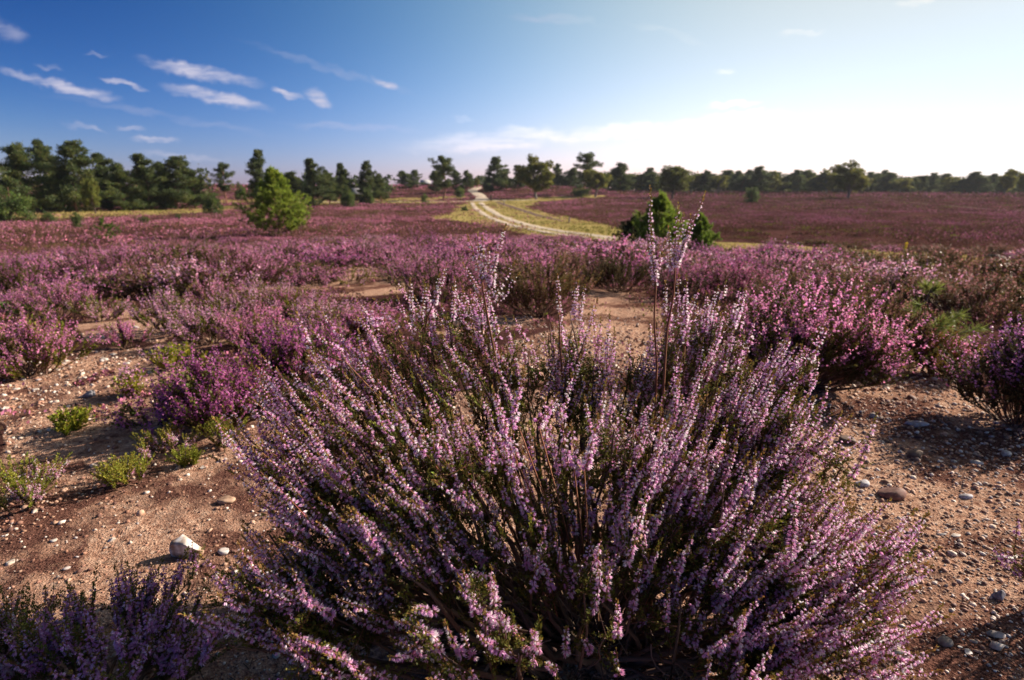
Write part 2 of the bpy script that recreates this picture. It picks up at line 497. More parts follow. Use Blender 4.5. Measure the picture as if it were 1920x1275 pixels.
def spikes(gb, gl, gs, P0, D, L, rng, lod, pet=(.89, .40, .69), bend=.09, dens=1., fs=1.):
    """flowering spikes: gb blossom, gl leaves, gs stalk"""
    N = len(P0)
    if N == 0: return
    D = unit(D)
    up = np.array([0, 0, 1.])
    P2 = P0 + D * L[:, None]
    P1 = P0 + D * L[:, None] * .5 + rng.normal(size=(N, 3)) * (L * bend)[:, None] * .5
    P2 = P2 + up * (L * .12)[:, None] + rng.normal(size=(N, 3)) * (L * bend * .5)[:, None]
    if lod == 0:
        gs.tubes(bezk(P0, P1, P2, 4), np.linspace(.0009, .0004, 4)[None] * np.ones((N, 1)), ccol(rng, N, (.22, .09, .05), .2), 3)
        n = (L * 600 * dens * rng.uniform(.65, 1.2, N)).astype(int)
        i = np.repeat(np.arange(N), n)
        t = rng.uniform(0, .9, len(i)); wh = L[i] / .0060; t = (np.floor(t * wh) + .5 + rng.normal(0, .13, len(i))) / wh; t = np.clip(t, .01, .92)
        p = bez(P0[i], P1[i], P2[i], t); T = unit(bezt(P0[i], P1[i], P2[i], t))
        rd = unit(np.cross(T, rng.normal(size=(len(i), 3))))
        # flowers sit mostly to one side of each spike and nod
        side = unit(rng.normal(size=(N, 3)) + np.array([.5, -.35, 0]))[i]
        rd = unit(rd + side * .45 - T * (T * side).sum(1, keepdims=True) * .45)
        dr = unit(rd * 1.0 + T * .1 - up * .5 + rng.normal(size=rd.shape) * .12)
        sz = fs * (.0076 * (1 - .55 * t ** 1.5)) * rng.uniform(.75, 1.2, len(i))
        fresh = rng.uniform(.88, 1.12, N)[i][:, None]
        c = ccol(rng, len(i), pet, .13, .05) * fresh
        # young flowers at the tip paler
        c = np.clip(c * (1 - .0 * t[:, None]) + t[:, None] ** 2 * .10, 0, .92)
        cv = np.repeat(c, 16, axis=0).reshape(len(i), 16, 3)
        tipi = [2, 6, 10, 14]
        cv[:, tipi] = np.clip(cv[:, tipi] * 1.25 + .08, 0, .93)
        white = rng.uniform(size=len(i)) < .34; cv[white] = np.clip(cv[white] * [1.1, 1.6, 1.2] + .06, 0, .95)  # some flowers turned near-white: sun glints put into the petal colour
        cv[:, [0, 4, 8, 12]] *= .75
        gb.scatter(BELL_V, BELL_F, p + rd * .0012, frames(dr, rng), sz, cv)
        curve_leaves(gl, P0, P1, P2, L, 420, rng, .0046, (.20, .15, .035), 0., .95, .8)
        curve_leaves(gl, P0, P1, P2, L, 1100, rng, .0042, (.30, .20, .055), .88, 1., .35)
    elif lod == 1:
        n = np.maximum(5, (L * 210 * dens).astype(int)); i = np.repeat(np.arange(N), n); t = rng.uniform(0, .95, len(i))
        p = bez(P0[i], P1[i], P2[i], t); rd = unit(rng.normal(size=(len(i), 3)))
        dr = unit(rd - up * .3)
        gb.scatter(KITE_V, KITE_F, p + rd * .002, frames(dr, rng), .0135 * rng.uniform(.6, 1.2, len(i)) * (1 - .4 * t), ccol(rng, len(i), pet, .2, .08))
        curve_leaves(gl, P0, P1, P2, L, 60, rng, .010, (.16, .13, .03), 0., 1., .6)
    else:
        n = np.maximum(3, (L * 60 * dens).astype(int)); i = np.repeat(np.arange(N), n); t = rng.uniform(0, 1, len(i))
        p = bez(P0[i], P1[i], P2[i], t); rd = unit(rng.normal(size=(len(i), 3)) + unit(D[i]) * .8)
        gb.scatter(KITE_V, KITE_F, p, frames(rd, rng), .021 * rng.uniform(.6, 1.2, len(i)), ccol(rng, len(i), pet, .22, .08))
        curve_leaves(gl, P0, P1, P2, L, 25, rng, .02, (.15, .11, .03), 0., 1., .6)


def bush(name, rng, rad, h, nsp, lod, pet, leaf=(.085, .085, .02), lean=(0, 0), flow=1., spl=(.05, .11), flat=.75, tall=0):
    """a heather bush round the origin; dome of spikes above woody stems. Returns its Empty."""
    root = empty(name, (0, 0, 0))
    ms = (spl[0] + spl[1]) / 2
    rad = max(.5 * rad, rad - ms * .45); full = h; h = max(.35 * h, (h - ms * .7) / 1.05)
    gb, gl, gs = Geo(), Geo(), Geo()
    # clumped branch heads on a dome
    nh = max(6, nsp // 9)
    a = rng.uniform(0, 2 * math.pi, nh); q = np.sqrt(rng.uniform(0.0, 1, nh))
    lump = 1 + .28 * np.sin(a * 3 + rng.uniform(0, 6)) * q + rng.normal(0, .12, nh)
    hx = np.cos(a) * q * rad * lump; hy = np.sin(a) * q * rad * lump
    hz = h * flat * np.sqrt(np.clip(1 - (q * .93) ** 2, .03, 1)) * rng.uniform(.62, 1.12, nh)
    H = np.stack([hx + lean[0] * hz, hy + lean[1] * hz, hz], 1)
    B = np.stack([hx, hy, hx * 0], 1) * .12 + rng.normal(size=(nh, 3)) * [.02, .02, 0]
    B[:, 2] = -.015
    C = B + (H - B) * [.62, .62, .38] + rng.normal(size=(nh, 3)) * rad * .05
    k = 5 if lod < 2 else 3
    gs.tubes(bezk(B, C, H, k), np.linspace(.0045, .0015, k)[None] * rng.uniform(.6, 1.3, (nh, 1)) * (1 + .5 * (lod > 1)), ccol(rng, nh, (.13, .075, .055), .2), 3)
    T = unit(H - C)
    i = np.repeat(np.arange(nh), max(1, nsp // nh))
    s = rng.uniform(.5, 1.0, len(i))
    p0 = bez(B[i], C[i], H[i], s)
    out = unit(np.stack([hx, hy, hx * 0 + .01], 1))[i] * q[i][:, None]
    D = unit(T[i] * .7 + out * .35 + np.array([0, 0, .75]) + rng.normal(size=(len(i), 3)) * .33)
    tw = rng.uniform(.3, 1, len(i)) * h * .30
    p1 = p0 + D * tw[:, None]
    pc = (p0 + p1) / 2 + rng.normal(size=p0.shape) * tw[:, None] * .15
    if lod < 2:
        gs.tubes(bezk(p0, pc, p1, 3), np.full((len(i), 3), .0009 + .0004 * lod), ccol(rng, len(i), (.16, .08, .05), .2), 3)
    curve_leaves(gl, p0, pc, p1, tw, [900, 260, 110][lod], rng, [.0048, .012, .022][lod], leaf, 0, 1, .7)
    curve_leaves(gl, B, C, H, np.linalg.norm(H - B, axis=1), [200, 120, 50][lod], rng, [.005, .013, .024][lod], leaf, .45, 1, .8)
    sel = rng.uniform(size=len(i)) < flow
    spikes(gb, gl, gs, p1[sel], D[sel], rng.uniform(spl[0], spl[1], sel.sum()), rng, lod, pet)
    ns = ~sel
    if ns.any():
        q1 = p1[ns] + D[ns] * .06
        curve_leaves(gl, p1[ns], (p1[ns] + q1) / 2, q1, np.full(ns.sum(), .06), [900, 300, 120][lod], rng, [.005, .012, .02][lod], np.array(leaf) * 1.4, 0, 1, .6)
    gs.build('stem', M_STEM, root); gl.build('foliage', M_LEAF, root)
    if sel.any(): gb.build('blossom', M_PETAL, root)
    return root


def hero_bush():
    rng = np.random.default_rng(11)
    base = np.array([.16, .93, 0.])
    base[2] = float(zg(base[0], base[1]))
    root = empty('heather_bush', base, label='large flowering heather bush spreading across the foreground, woody stems bare at its foot', cat='heather bush')
    # branch heads: (px, py, world depth, spread m, nspikes, lean weight)
    heads = []
    def h(px, py, Y, s, n, L=(.055, .125)): heads.append((px, py, Y, s, n, L))
    # left side
    h(505, 790, .98, .055, 20); h(540, 735, 1.05, .06, 26); h(600, 700, 1.10, .06, 26); h(650, 660, 1.2, .07, 30); h(560, 850, .92, .06, 26)
    h(620, 780, 1.0, .07, 34); h(690, 700, 1.15, .07, 34); h(730, 640, 1.28, .06, 26); h(790, 610, 1.32, .06, 30); h(860, 590, 1.3, .06, 30)
    h(905, 560, 1.28, .05, 22); h(960, 640, 1.3, .06, 24); h(1020, 650, 1.3, .06, 22); h(1085, 640, 1.28, .055, 30); h(1110, 690, 1.2, .06, 28)
    h(1060, 600, 1.25, .03, 7); h(1200, 700, 1.2, .06, 26); h(1250, 640, 1.2, .055, 26); h(1300, 620, 1.25, .055, 26); h(1345, 590, 1.3, .045, 18)
    h(1380, 660, 1.2, .055, 28); h(1430, 720, 1.12, .06, 32); h(1480, 700, 1.15, .05, 20); h(1400, 790, 1.05, .07, 36); h(1470, 800, 1.0, .06, 32)
    h(1540, 870, .98, .045, 12); h(1450, 880, .95, .06, 32)
    # middle face
    h(700, 800, .98, .07, 38); h(780, 720, 1.1, .07, 36); h(860, 700, 1.15, .07, 34); h(940, 740, 1.1, .065, 26); h(800, 830, .92, .07, 36)
    h(880, 830, .95, .06, 28); h(760, 920, .85, .06, 32); h(680, 890, .88, .06, 34); h(620, 900, .9, .055, 26); h(1020, 830, .92, .06, 24)
    h(1100, 830, .92, .06, 30); h(1180, 800, .98, .06, 30); h(1270, 790, 1.02, .06, 32); h(1330, 750, 1.08, .06, 28); h(1250, 890, .9, .06, 34)
    h(1340, 880, .92, .06, 34); h(1150, 930, .85, .055, 24); h(980, 940, .83, .055, 20); h(880, 950, .82, .055, 20); h(1360, 960, .85, .06, 32)
    # lower left, towards the camera
    h(560, 1010, .82, .055, 30); h(610, 960, .86, .055, 30); h(520, 1070, .78, .05, 28); h(460, 1130, .74, .045, 24); h(560, 1120, .72, .05, 26)
    h(470, 1200, .70, .045, 24); h(570, 1210, .68, .05, 24); h(650, 1050, .78, .055, 28); h(700, 980, .80, .05, 24); h(650, 1150, .70, .045, 18)
    h(770, 1180, .62, .03, 12, (.04, .07)); h(690, 1250, .62, .035, 14, (.04, .07)); h(910, 1190, .62, .028, 12, (.04, .07)); h(960, 1180, .64, .025, 8, (.04, .07)); h(840, 1260, .60, .03, 12, (.04, .07))
    h(1020, 1050, .75, .03, 13, (.04, .07)); h(1110, 1060, .75, .03, 12, (.04, .07)); h(990, 1260, .62, .03, 8, (.04, .07)); h(800, 1060, .76, .04, 14, (.04, .08))
    # lower right sweep
    h(1430, 980, .88, .055, 34); h(1500, 960, .9, .05, 28); h(1580, 1010, .88, .05, 26); h(1640, 1040, .86, .045, 20); h(1520, 1060, .82, .055, 36)
    h(1600, 1110, .80, .05, 32); h(1450, 1080, .80, .055, 34); h(1640, 1160, .78, .045, 26); h(1540, 1170, .76, .05, 34); h(1460, 1190, .74, .05, 28)
    h(1600, 1230, .72, .045, 26); h(1500, 1265, .70, .045, 24); h(1400, 1270, .68, .045, 18); h(1350, 1050, .82, .05, 22); h(1250, 1000, .84, .04, 16)
    for a_, b_, y_ in [(940, 1040, .78), (1060, 960, .84), (1180, 1020, .84), (860, 1010, .80), (1120, 1130, .72), (740, 1060, .76), (1260, 1090, .78), (1330, 1160, .75), (900, 1110, .70), (800, 990, .80)]: h(a_, b_, y_, .04, int(rng.integers(8, 15)), (.045, .09))
    gb, gl, gs = Geo(), Geo(), Geo(); gw = Geo()
    S0, SD, SL = [], [], []; W0, WD, WL = [], [], []
    Hs = np.array([at(a, b, Y) for a, b, Y, *_ in heads])
    Hs[:, 2] = np.maximum(Hs[:, 2], .05)
    for (px, py, Y, s, n, LL), H in zip(heads, Hs):
        n = max(4, int(n * (1.0 if px > 1200 else .82) * rng.uniform(.6, 1.35))); lf = rng.uniform(.8, 1.25); s = s * rng.uniform(.8, 1.2)
        nb = 3 if n > 16 else 2
        Bs = base + rng.normal(size=(nb, 3)) * [.035, .03, 0] + [(H[0] - base[0]) * rng.uniform(.05, .4), (H[1] - base[1]) * rng.uniform(.05, .3), -.01]
        Hb = H + rng.normal(size=(nb, 3)) * s * .55
        v = Hb - Bs
        low = .16 + .25 * min(1, H[2] / .6)
        Cs = Bs + v * [.62, .62, low] + rng.normal(size=(nb, 3)) * .045
        Cs[:, 2] = np.maximum(Cs[:, 2], .02)
        k = 9
        P = bezk(Bs, Cs, Hb, k)
        wob = rng.normal(size=(nb, k, 3)) * .012; wob = (wob + np.roll(wob, 1, 1)) / 2; P[:, 1:-1] += wob[:, 1:-1]
        gw.tubes(P, np.linspace(.0066, .0014, k)[None] * rng.uniform(.5, 1.35, (nb, 1)), ccol(rng, nb, (.13, .078, .058), .2), 5)
        Tend = unit(Hb - Cs)
        i = np.arange(n) % nb
        st = rng.uniform(.62, 1.0, n)
        p0 = bez(Bs[i], Cs[i], Hb[i], st)
        hv = (H - base) * [1, 1, .2]; out = hv / .5; out = out / max(1, np.linalg.norm(out))
        mD = unit(rng.normal(size=3) * .13 + out * .85 + np.array([0, 0, .72]) + Tend[i] * .25)
        D = unit(mD + rng.normal(size=(n, 3)) * .15)
        tgt = H + rng.normal(size=(n, 3)) * s * [1, 1, .8]
        Ls = rng.uniform(LL[0], LL[1], n) * lf
        p1 = .35 * p0 + .65 * tgt
        p1 = p1 - D * (Ls * .35)[:, None]
        pc = p0 + (p1 - p0) * .5 + (p1 - p0)[:, [1, 0, 2]] * rng.normal(0, .1, (n, 1)) + out * .01
        tl = np.linalg.norm(p1 - p0, axis=1)
        gs.tubes(bezk(p0, pc, p1, 4), np.linspace(.0012, .0008, 4)[None] * np.ones((n, 1)), ccol(rng, n, (.20, .09, .05), .25), 3)
        curve_leaves(gl, p0, pc, p1, tl, 800, rng, .0058, (.105, .088, .022), .1, 1, .75)
        keep = rng.uniform(size=n) < (.82 if not (680 < px < 1150 and 560 < py < 960) else .5)
        p1x = p1[~keep]; Dx = D[~keep]; Lx = Ls[~keep] * .45; curve_leaves(gl, p1x, p1x + Dx * Lx[:, None] * .5, p1x + Dx * Lx[:, None], Lx, 900, rng, .0052, (.22, .21, .035), 0, 1, .55)
        # leafy side twiglets
        m = n * 6; j = rng.integers(0, n, m); tt = rng.uniform(.2, 1, m)
        q0 = bez(p0[j], pc[j], p1[j], tt); dd = unit(D[j] + rng.normal(size=(m, 3)) * .5); ll = rng.uniform(.015, .045, m); q2 = q0 + dd * ll[:, None]
        curve_leaves(gl, q0, (q0 + q2) / 2, q2, ll, 620, rng, .0050, (.12, .115, .024), 0, 1, .6)
        S0.append(p1[keep]); SD.append(D[keep]); SL.append(Ls[keep])
    # tall wands
    def wand(pts, Y, spk):
        P = np.array([at(a, b, Y + dy) for a, b, dy in pts]); P[0] = P[0]
        PP = np.array([np.interp(np.linspace(0, len(P) - 1, 12), np.arange(len(P)), P[:, q]) for q in range(3)]).T[None]
        gw.tubes(PP, np.linspace(.0028, .0013, 12)[None], np.array([[.22, .09, .055]]), 5)
        for (a, b, a2, b2) in spk:
            A = at(a, b, Y); Bv = at(a2, b2, Y)
            W0.append(A[None]); WD.append((Bv - A)[None]); WL.append(np.array([np.linalg.norm(Bv - A)]))
    wand([(1225, 830, 0), (1232, 690, 0), (1226, 600, 0), (1230, 535, 0), (1228, 500, 0)], 1.12,
         [(1228, 535, 1224, 372), (1230, 525, 1222, 440), (1232, 500, 1215, 470), (1228, 520, 1244, 462)])
    wand([(1240, 800, 0), (1250, 620, 0), (1262, 560, 0), (1266, 510, 0), (1265, 490, 0)], 1.10,
         [(1266, 500, 1322, 376), (1262, 500, 1272, 394), (1266, 490, 1282, 408), (1258, 500, 1255, 430), (1275, 480, 1300, 410), (1262, 505, 1240, 478), (1268, 500, 1290, 440)])
    wand([(935, 700, 0), (915, 600, 0), (905, 540, 0), (903, 520, 0)], 1.15,
         [(905, 530, 877, 450), (905, 520, 893, 448), (908, 525, 905, 452), (915, 535, 952, 430), (920, 550, 930, 480), (925, 560, 962, 500), (900, 545, 868, 500), (930, 570, 975, 520), (912, 525, 915, 470)])
    wand([(780, 720, 0), (800, 600, 0), (815, 560, 0)], 1.2, [(775, 620, 768, 530), (815, 570, 838, 505), (815, 570, 826, 520), (790, 600, 800, 545), (850, 600, 850, 530)])
    wand([(1060, 800, 0), (1050, 640, 0), (1048, 590, 0)], 1.2, [(1049, 590, 1045, 518), (1078, 600, 1082, 530), (1084, 600, 1094, 540), (1075, 590, 1076, 545)])
    wand([(1280, 720, 0), (1285, 610, 0), (1290, 570, 0)], 1.18, [(1270, 585, 1272, 520), (1285, 590, 1286, 525), (1330, 600, 1345, 540), (1355, 560, 1362, 530), (1245, 590, 1248, 535)])
    # strays at the edges
    for A_ in [(1480, 870, .98, 1590, 790), (1500, 880, .96, 1575, 850), (1600, 1010, .86, 1660, 950), (1640, 1060, .84, 1725, 960), (1470, 720, 1.1, 1530, 680),
               (1440, 690, 1.12, 1475, 645), (1620, 1100, .8, 1725, 1060), (1480, 690, 1.1, 1530, 650), (1490, 850, .97, 1550, 800), (520, 800, .95, 442, 755),
               (530, 780, .97, 470, 730), (520, 850, .92, 485, 830), (640, 670, 1.1, 575, 640), (560, 950, .85, 475, 915), (470, 1100, .76, 415, 1060), (430, 1190, .72, 385, 1150),
               (720, 600, 1.2, 655, 600), (1640, 1190, .76, 1745, 1180), (1640, 1220, .74, 1730, 1215)]:
        a, b, Y, a2, b2 = A_
        A = at(a, b, Y); Bv = at(a2, b2, Y); st = base + (A - base) * .5; st[2] = max(.03, A[2] * .55)
        pp = bezk(st[None], ((st + A) / 2 + [0, 0, -.01])[None], A[None], 6)
        gs.tubes(pp, np.full((1, 6), .0014), np.array([[.2, .09, .05]]), 3)
        for _ in range(3):
            jit = rng.normal(size=3) * .012
            S0.append((A + jit)[None]); SD.append((Bv - A + jit * .5)[None]); SL.append(np.array([np.linalg.norm(Bv - A)]) * rng.uniform(.6, 1))
    # the big pale spikes at the middle of the bush
    for a, b, a2, b2, Y in [(972, 800, 990, 702, .80), (1010, 800, 1052, 752, .80), (955, 835, 930, 742, .82), (965, 880, 958, 815, .80), (1075, 870, 1062, 800, .78), (1095, 875, 1120, 800, .79),
                            (1225, 910, 1310, 760, .85), (1235, 915, 1262, 830, .84)]:
        A = at(a, b, Y); Bv = at(a2, b2, Y)
        for q in range(2):
            S0.append((A + rng.normal(size=3) * .004)[None]); SD.append((Bv - A)[None]); SL.append(np.array([np.linalg.norm(Bv - A)]))
        gs.tubes(bezk((A * .5 + base * .5)[None], (A * .6 + base * .4 + [0, 0, .01])[None], A[None], 5), np.full((1, 5), .0013), np.array([[.2, .09, .05]]), 3)
    nW = len(W0); S0 = W0 + S0; SD = WD + SD; SL = WL + SL
    S0 = np.concatenate(S0); SD = unit(np.concatenate(SD)); SL = np.concatenate(SL)
    # bare dead twigs low in the bush
    nt = 260
    a = rng.uniform(-.5, math.pi * 1.1, nt); q = rng.uniform(.05, .42, nt)
    P0 = base + np.stack([np.cos(a) * q, -np.abs(np.sin(a)) * q * .5 + .05, rng.uniform(.01, .16, nt)], 1)
    dd = unit(np.stack([np.cos(a), -np.sin(a) * .5, rng.uniform(-.1, .7, nt)], 1) + rng.normal(size=(nt, 3)) * .4)
    P2 = P0 + dd * rng.uniform(.06, .18, (nt, 1)); P1 = (P0 + P2) / 2 + rng.normal(size=(nt, 3)) * .015
    gw.tubes(bezk(P0, P1, P2, 5), np.linspace(.0016, .0006, 5)[None] * rng.uniform(.5, 1.2, (nt, 1)), ccol(rng, nt, (.20, .14, .11), .25), 3)
    # the hundred spikes that show largest are parts of their own
    dist = np.linalg.norm(S0 - CAM, axis=1) / SL
    px, py = proj(S0)
    ok = (px > 0) & (px < 1920) & (py < 1275)
    order = np.argsort(np.where(ok, dist, 1e9))
    top = np.concatenate([np.arange(nW), order[order >= nW]])[:100]; rest = np.setdiff1d(np.arange(len(S0)), top)
    spikes(gb, gl, gs, S0[rest], SD[rest], SL[rest], rng, 0)
    gw.build('stem', M_STEM, root, offset=base)
    gs.build('twigs', M_STEM, root, offset=base)['kind'] = 'stuff'
    gl.build('foliage', M_LEAF, root, offset=base)
    gb.build('blossom', M_PETAL, root, offset=base)['kind'] = 'stuff'
    for k in top:
        b1, l1, s1 = Geo(), Geo(), Geo()
        spikes(b1, l1, s1, S0[k:k + 1], SD[k:k + 1], SL[k:k + 1], rng, 0, **(dict(pet=(.78, .48, .68), dens=1.1, fs=.88, bend=.05) if k < nW else {}))
        o = b1.build('flower_spike', M_PETAL, root, offset=S0[k])
        o.location = tuple(S0[k] - base)
        l = Geo(); l.v = l1.v; l.f = l1.f; l.c = l1.c; l.n = l1.n
        l.build('leaf_sprig', M_LEAF, o, offset=S0[k])
        s1.build('stalk', M_STEM, o, offset=S0[k])
    print('hero spikes', len(S0))


# ------------------------------------------------------------------ near and middle bushes
PINK = (.62, .23, .43); DEEP = (.48, .14, .37); PALE = (.68, .35, .52); FADED = (.34, .15, .15)


def place_px(o, px, py, rz, s, **kw):
    g = gp(px, py); return g


def near_bushes():
    rng = np.random.default_rng(5)
    def one(px, py, w_px, h_px, pet, flow, n, lod, label, leaf=(.085, .085, .02), lean=(0, 0), name='heather_bush', group=None, cat='heather bush', spl=(.05, .11), flat=.75):
        g = gp(px, py); dep = (g - CAM) @ FWD
        rad = w_px / 2 * dep / F; hh = h_px * dep / F
        b = bush(name, rng, rad * .9, hh, n, lod, pet, leaf, lean, flow, spl, flat)
        b.location = (g[0], g[1], float(zg(g[0], g[1]))); tag(b, label, cat, group); return b
    # shaded low heather at the bottom left
    one(205, 1300, 500, 195, (.50, .20, .46), .72, 480, 0, 'low dark heather bush lying in the big bush\'s shadow at the lower left', spl=(.025, .06), flat=.8)
    one(20, 1250, 260, 110, (.50, .26, .42), .6, 220, 0, 'low shaded heather at the lower left corner, sprawling beside the sand', spl=(.025, .05))
    one(420, 800, 230, 150, DEEP, .8, 520, 1, 'deep purple heather patch behind the left flank of the big bush', lean=(-.4, 0))
    one(560, 740, 240, 150, DEEP, .8, 520, 1, 'purple heather bush between the big bush and the young pink heather')
    one(300, 800, 180, 55, DEEP, .7, 200, 1, 'flat purple heather creeping over sand left of the big bush')
    one(60, 940, 180, 90, PALE, .35, 150, 0, 'small green and pink heather plant on gravel at the left edge', leaf=(.16, .17, .025), spl=(.03, .05))
    one(240, 905, 105, 36, PALE, .08, 110, 0, 'low bright green heather seedling on sand, nearly without flowers', leaf=(.19, .18, .03), name='heather_seedling', cat='seedling', spl=(.02, .03))
    one(320, 850, 150, 48, PALE, .4, 130, 0, 'green heather seedling with a few pale upright spikes on the sand', leaf=(.18, .165, .03), name='heather_seedling', cat='seedling', spl=(.03, .05))
    one(418, 842, 70, 55, PALE, .15, 80, 0, 'slim yellow green seedling right beside the big bush\'s left edge', leaf=(.15, .15, .025), name='heather_seedling', cat='seedling', spl=(.02, .04))
    one(352, 872, 60, 25, PALE, .0, 60, 0, 'tiny flowerless green seedling in front of the spiked seedling', leaf=(.16, .17, .025), name='heather_seedling', cat='seedling')
    one(135, 805, 100, 28, PALE, .0, 80, 1, 'flat mossy green seedling on the left sand above the gravel', leaf=(.16, .17, .02), name='heather_seedling', cat='seedling')
    one(60, 700, 230, 140, PINK, .8, 420, 1, 'pink heather bush with a green foot at the left edge of the sand', leaf=(.14, .14, .02))
    one(250, 745, 90, 50, PALE, .35, 110, 1, 'low green and lilac tuft in the middle of the left sand', leaf=(.17, .17, .02))
    one(235, 650, 90, 60, PINK, .8, 120, 1, 'small pink heather tuft standing alone on the left sand')
    one(330, 690, 140, 50, PALE, .3, 130, 1, 'low green heather with sparse lilac spikes behind the sand', leaf=(.17, .17, .02))
    one(320, 620, 150, 90, PALE, .7, 260, 1, 'pale heather bush with dark green foot behind the lone tuft', leaf=(.12, .13, .02))
    one(400, 640, 170, 90, PALE, .75, 260, 1, 'pale lilac heather bush right of the dark green footed one', leaf=(.12, .12, .02))
    one(480, 650, 190, 90, PINK, .8, 300, 1, 'young pink heather spreading left behind the big bush', leaf=(.13, .11, .02))
    one(600, 640, 220, 90, PALE, .8, 340, 1, 'young pale pink heather beyond the left shoulder of the big bush', leaf=(.15, .13, .02))
    one(690, 640, 170, 80, PINK, .8, 260, 1, 'small pink heather just behind the top left of the big bush', leaf=(.14, .12, .02))
    one(500, 590, 210, 80, PALE, .65, 300, 1, 'pale pink heather with olive foot left of the bright green shoot', leaf=(.14, .12, .03))
    one(400, 575, 150, 60, PINK, .6, 220, 1, 'low pink heather below the large rounded bush', leaf=(.12, .09, .03))
    one(190, 600, 120, 50, PALE, .5, 140, 1, 'low green and pink heather tuft beside the shaded bare patch', leaf=(.14, .14, .03))
    one(110, 600, 200, 90, PINK, .9, 340, 1, 'pink heather bush at the far side of the left sand patch')
    one(560, 590, 160, 60, PINK, .7, 200, 1, 'low pink heather around a bright green shoot', leaf=(.16, .16, .02))
    one(210, 540, 190, 110, PINK, .65, 420, 1, 'dark hearted pink heather bush, left of the two large ones', leaf=(.07, .05, .03))
    one(285, 550, 150, 80, FADED, .7, 300, 1, 'brownish heather bush tucked against the dark hearted one', leaf=(.09, .07, .03))
    one(435, 540, 190, 100, PINK, .7, 460, 1, 'large rounded pink heather bush with brown centre, right of the pair', leaf=(.08, .05, .03))
    one(45, 560, 170, 100, DEEP, .8, 320, 1, 'deep purple heather bush at the left edge beside the pink ones')
    one(330, 480, 260, 60, PINK, .95, 400, 1, 'long bright pink heather behind the two large rounded bushes')
    one(70, 480, 260, 90, FADED, .4, 340, 1, 'brown green heather bush, mostly out of flower, at the left edge', leaf=(.09, .06, .03))
    one(30, 590, 60, 36, PALE, .0, 70, 1, 'bright green broadleaf tuft at the left edge of the heath', leaf=(.10, .25, .03), name='green_tuft', cat='plant')
    one(660, 530, 130, 36, PALE, .4, 120, 1, 'low olive heather tuft in the sandy gap beyond the big bush', leaf=(.16, .15, .02))
    one(540, 520, 60, 20, PALE, .0, 60, 1, 'small bright green cushion plant on the sandy strip', leaf=(.14, .26, .02), name='green_tuft', cat='plant')
    one(640, 440, 300, 30, PINK, .9, 260, 2, 'wide low pink heather below the bright young pine')
    # behind the hero
    one(820, 560, 230, 120, PINK, .85, 520, 1, 'pink heather bush directly behind the big bush, left of its tall wands')
    one(790, 480, 160, 60, DEEP, .95, 300, 1, 'deep magenta heather beyond the sandy gap')
    one(690, 490, 130, 60, PALE, .7, 220, 1, 'pale grey pink heather on the sandy strip', leaf=(.12, .10, .05))
    one(1010, 590, 230, 150, FADED, .3, 520, 1, 'brown flowerless heather bush seen between the tall wands', leaf=(.12, .085, .035))
    one(1080, 540, 140, 90, FADED, .5, 300, 1, 'greyish pink heather bush beside the dark round shrub', leaf=(.11, .08, .04))
    one(1165, 548, 160, 85, FADED, .12, 420, 1, 'dark round brown shrub of dying heather by the bare sand', leaf=(.055, .042, .018))
    one(1290, 560, 160, 80, (.40, .12, .26), .5, 360, 1, 'dusky heather bush behind the tallest wand', leaf=(.07, .05, .03))
    # right
    one(1490, 722, 340, 222, (.74, .28, .52), .66, 1300, 1, 'large bright pink heather bush right of the foreground bush', leaf=(.075, .065, .02))
    one(1370, 560, 220, 90, (.46, .13, .28), .75, 480, 1, 'crimson pink heather bush beneath the green pine pair', leaf=(.09, .06, .03))
    one(1540, 590, 260, 110, FADED, .35, 520, 1, 'brown heather bush behind the large bright pink one', leaf=(.10, .07, .03))
    one(1650, 680, 220, 150, FADED, .35, 460, 1, 'dark tangled heather bush around the pine sapling\'s stem', leaf=(.075, .055, .022))
    one(1760, 700, 170, 100, PINK, .25, 240, 1, 'low brown heather with yellowing shoots in front of the pine sapling', leaf=(.14, .09, .02))
    one(1915, 790, 230, 250, (.50, .2, .45), .5, 520, 1, 'tall dark heather bush at the right edge over the shaded sand', leaf=(.05, .045, .02))
    one(1830, 600, 240, 110, FADED, .45, 460, 1, 'brown and pink heather bush behind the pine sapling', leaf=(.09, .06, .03))
    one(1700, 560, 280, 60, FADED, .5, 420, 1, 'low brown pink heather below the yellow flower stalk', leaf=(.10, .07, .03))
    # the thin sprigs entering at the lower right edge
    one(1960, 1110, 270, 250, (.45, .19, .42), .8, 70, 0, 'thin open heather bush reaching in from the right edge', leaf=(.11, .10, .025), lean=(-.25, 0), spl=(.03, .06), flat=.9)


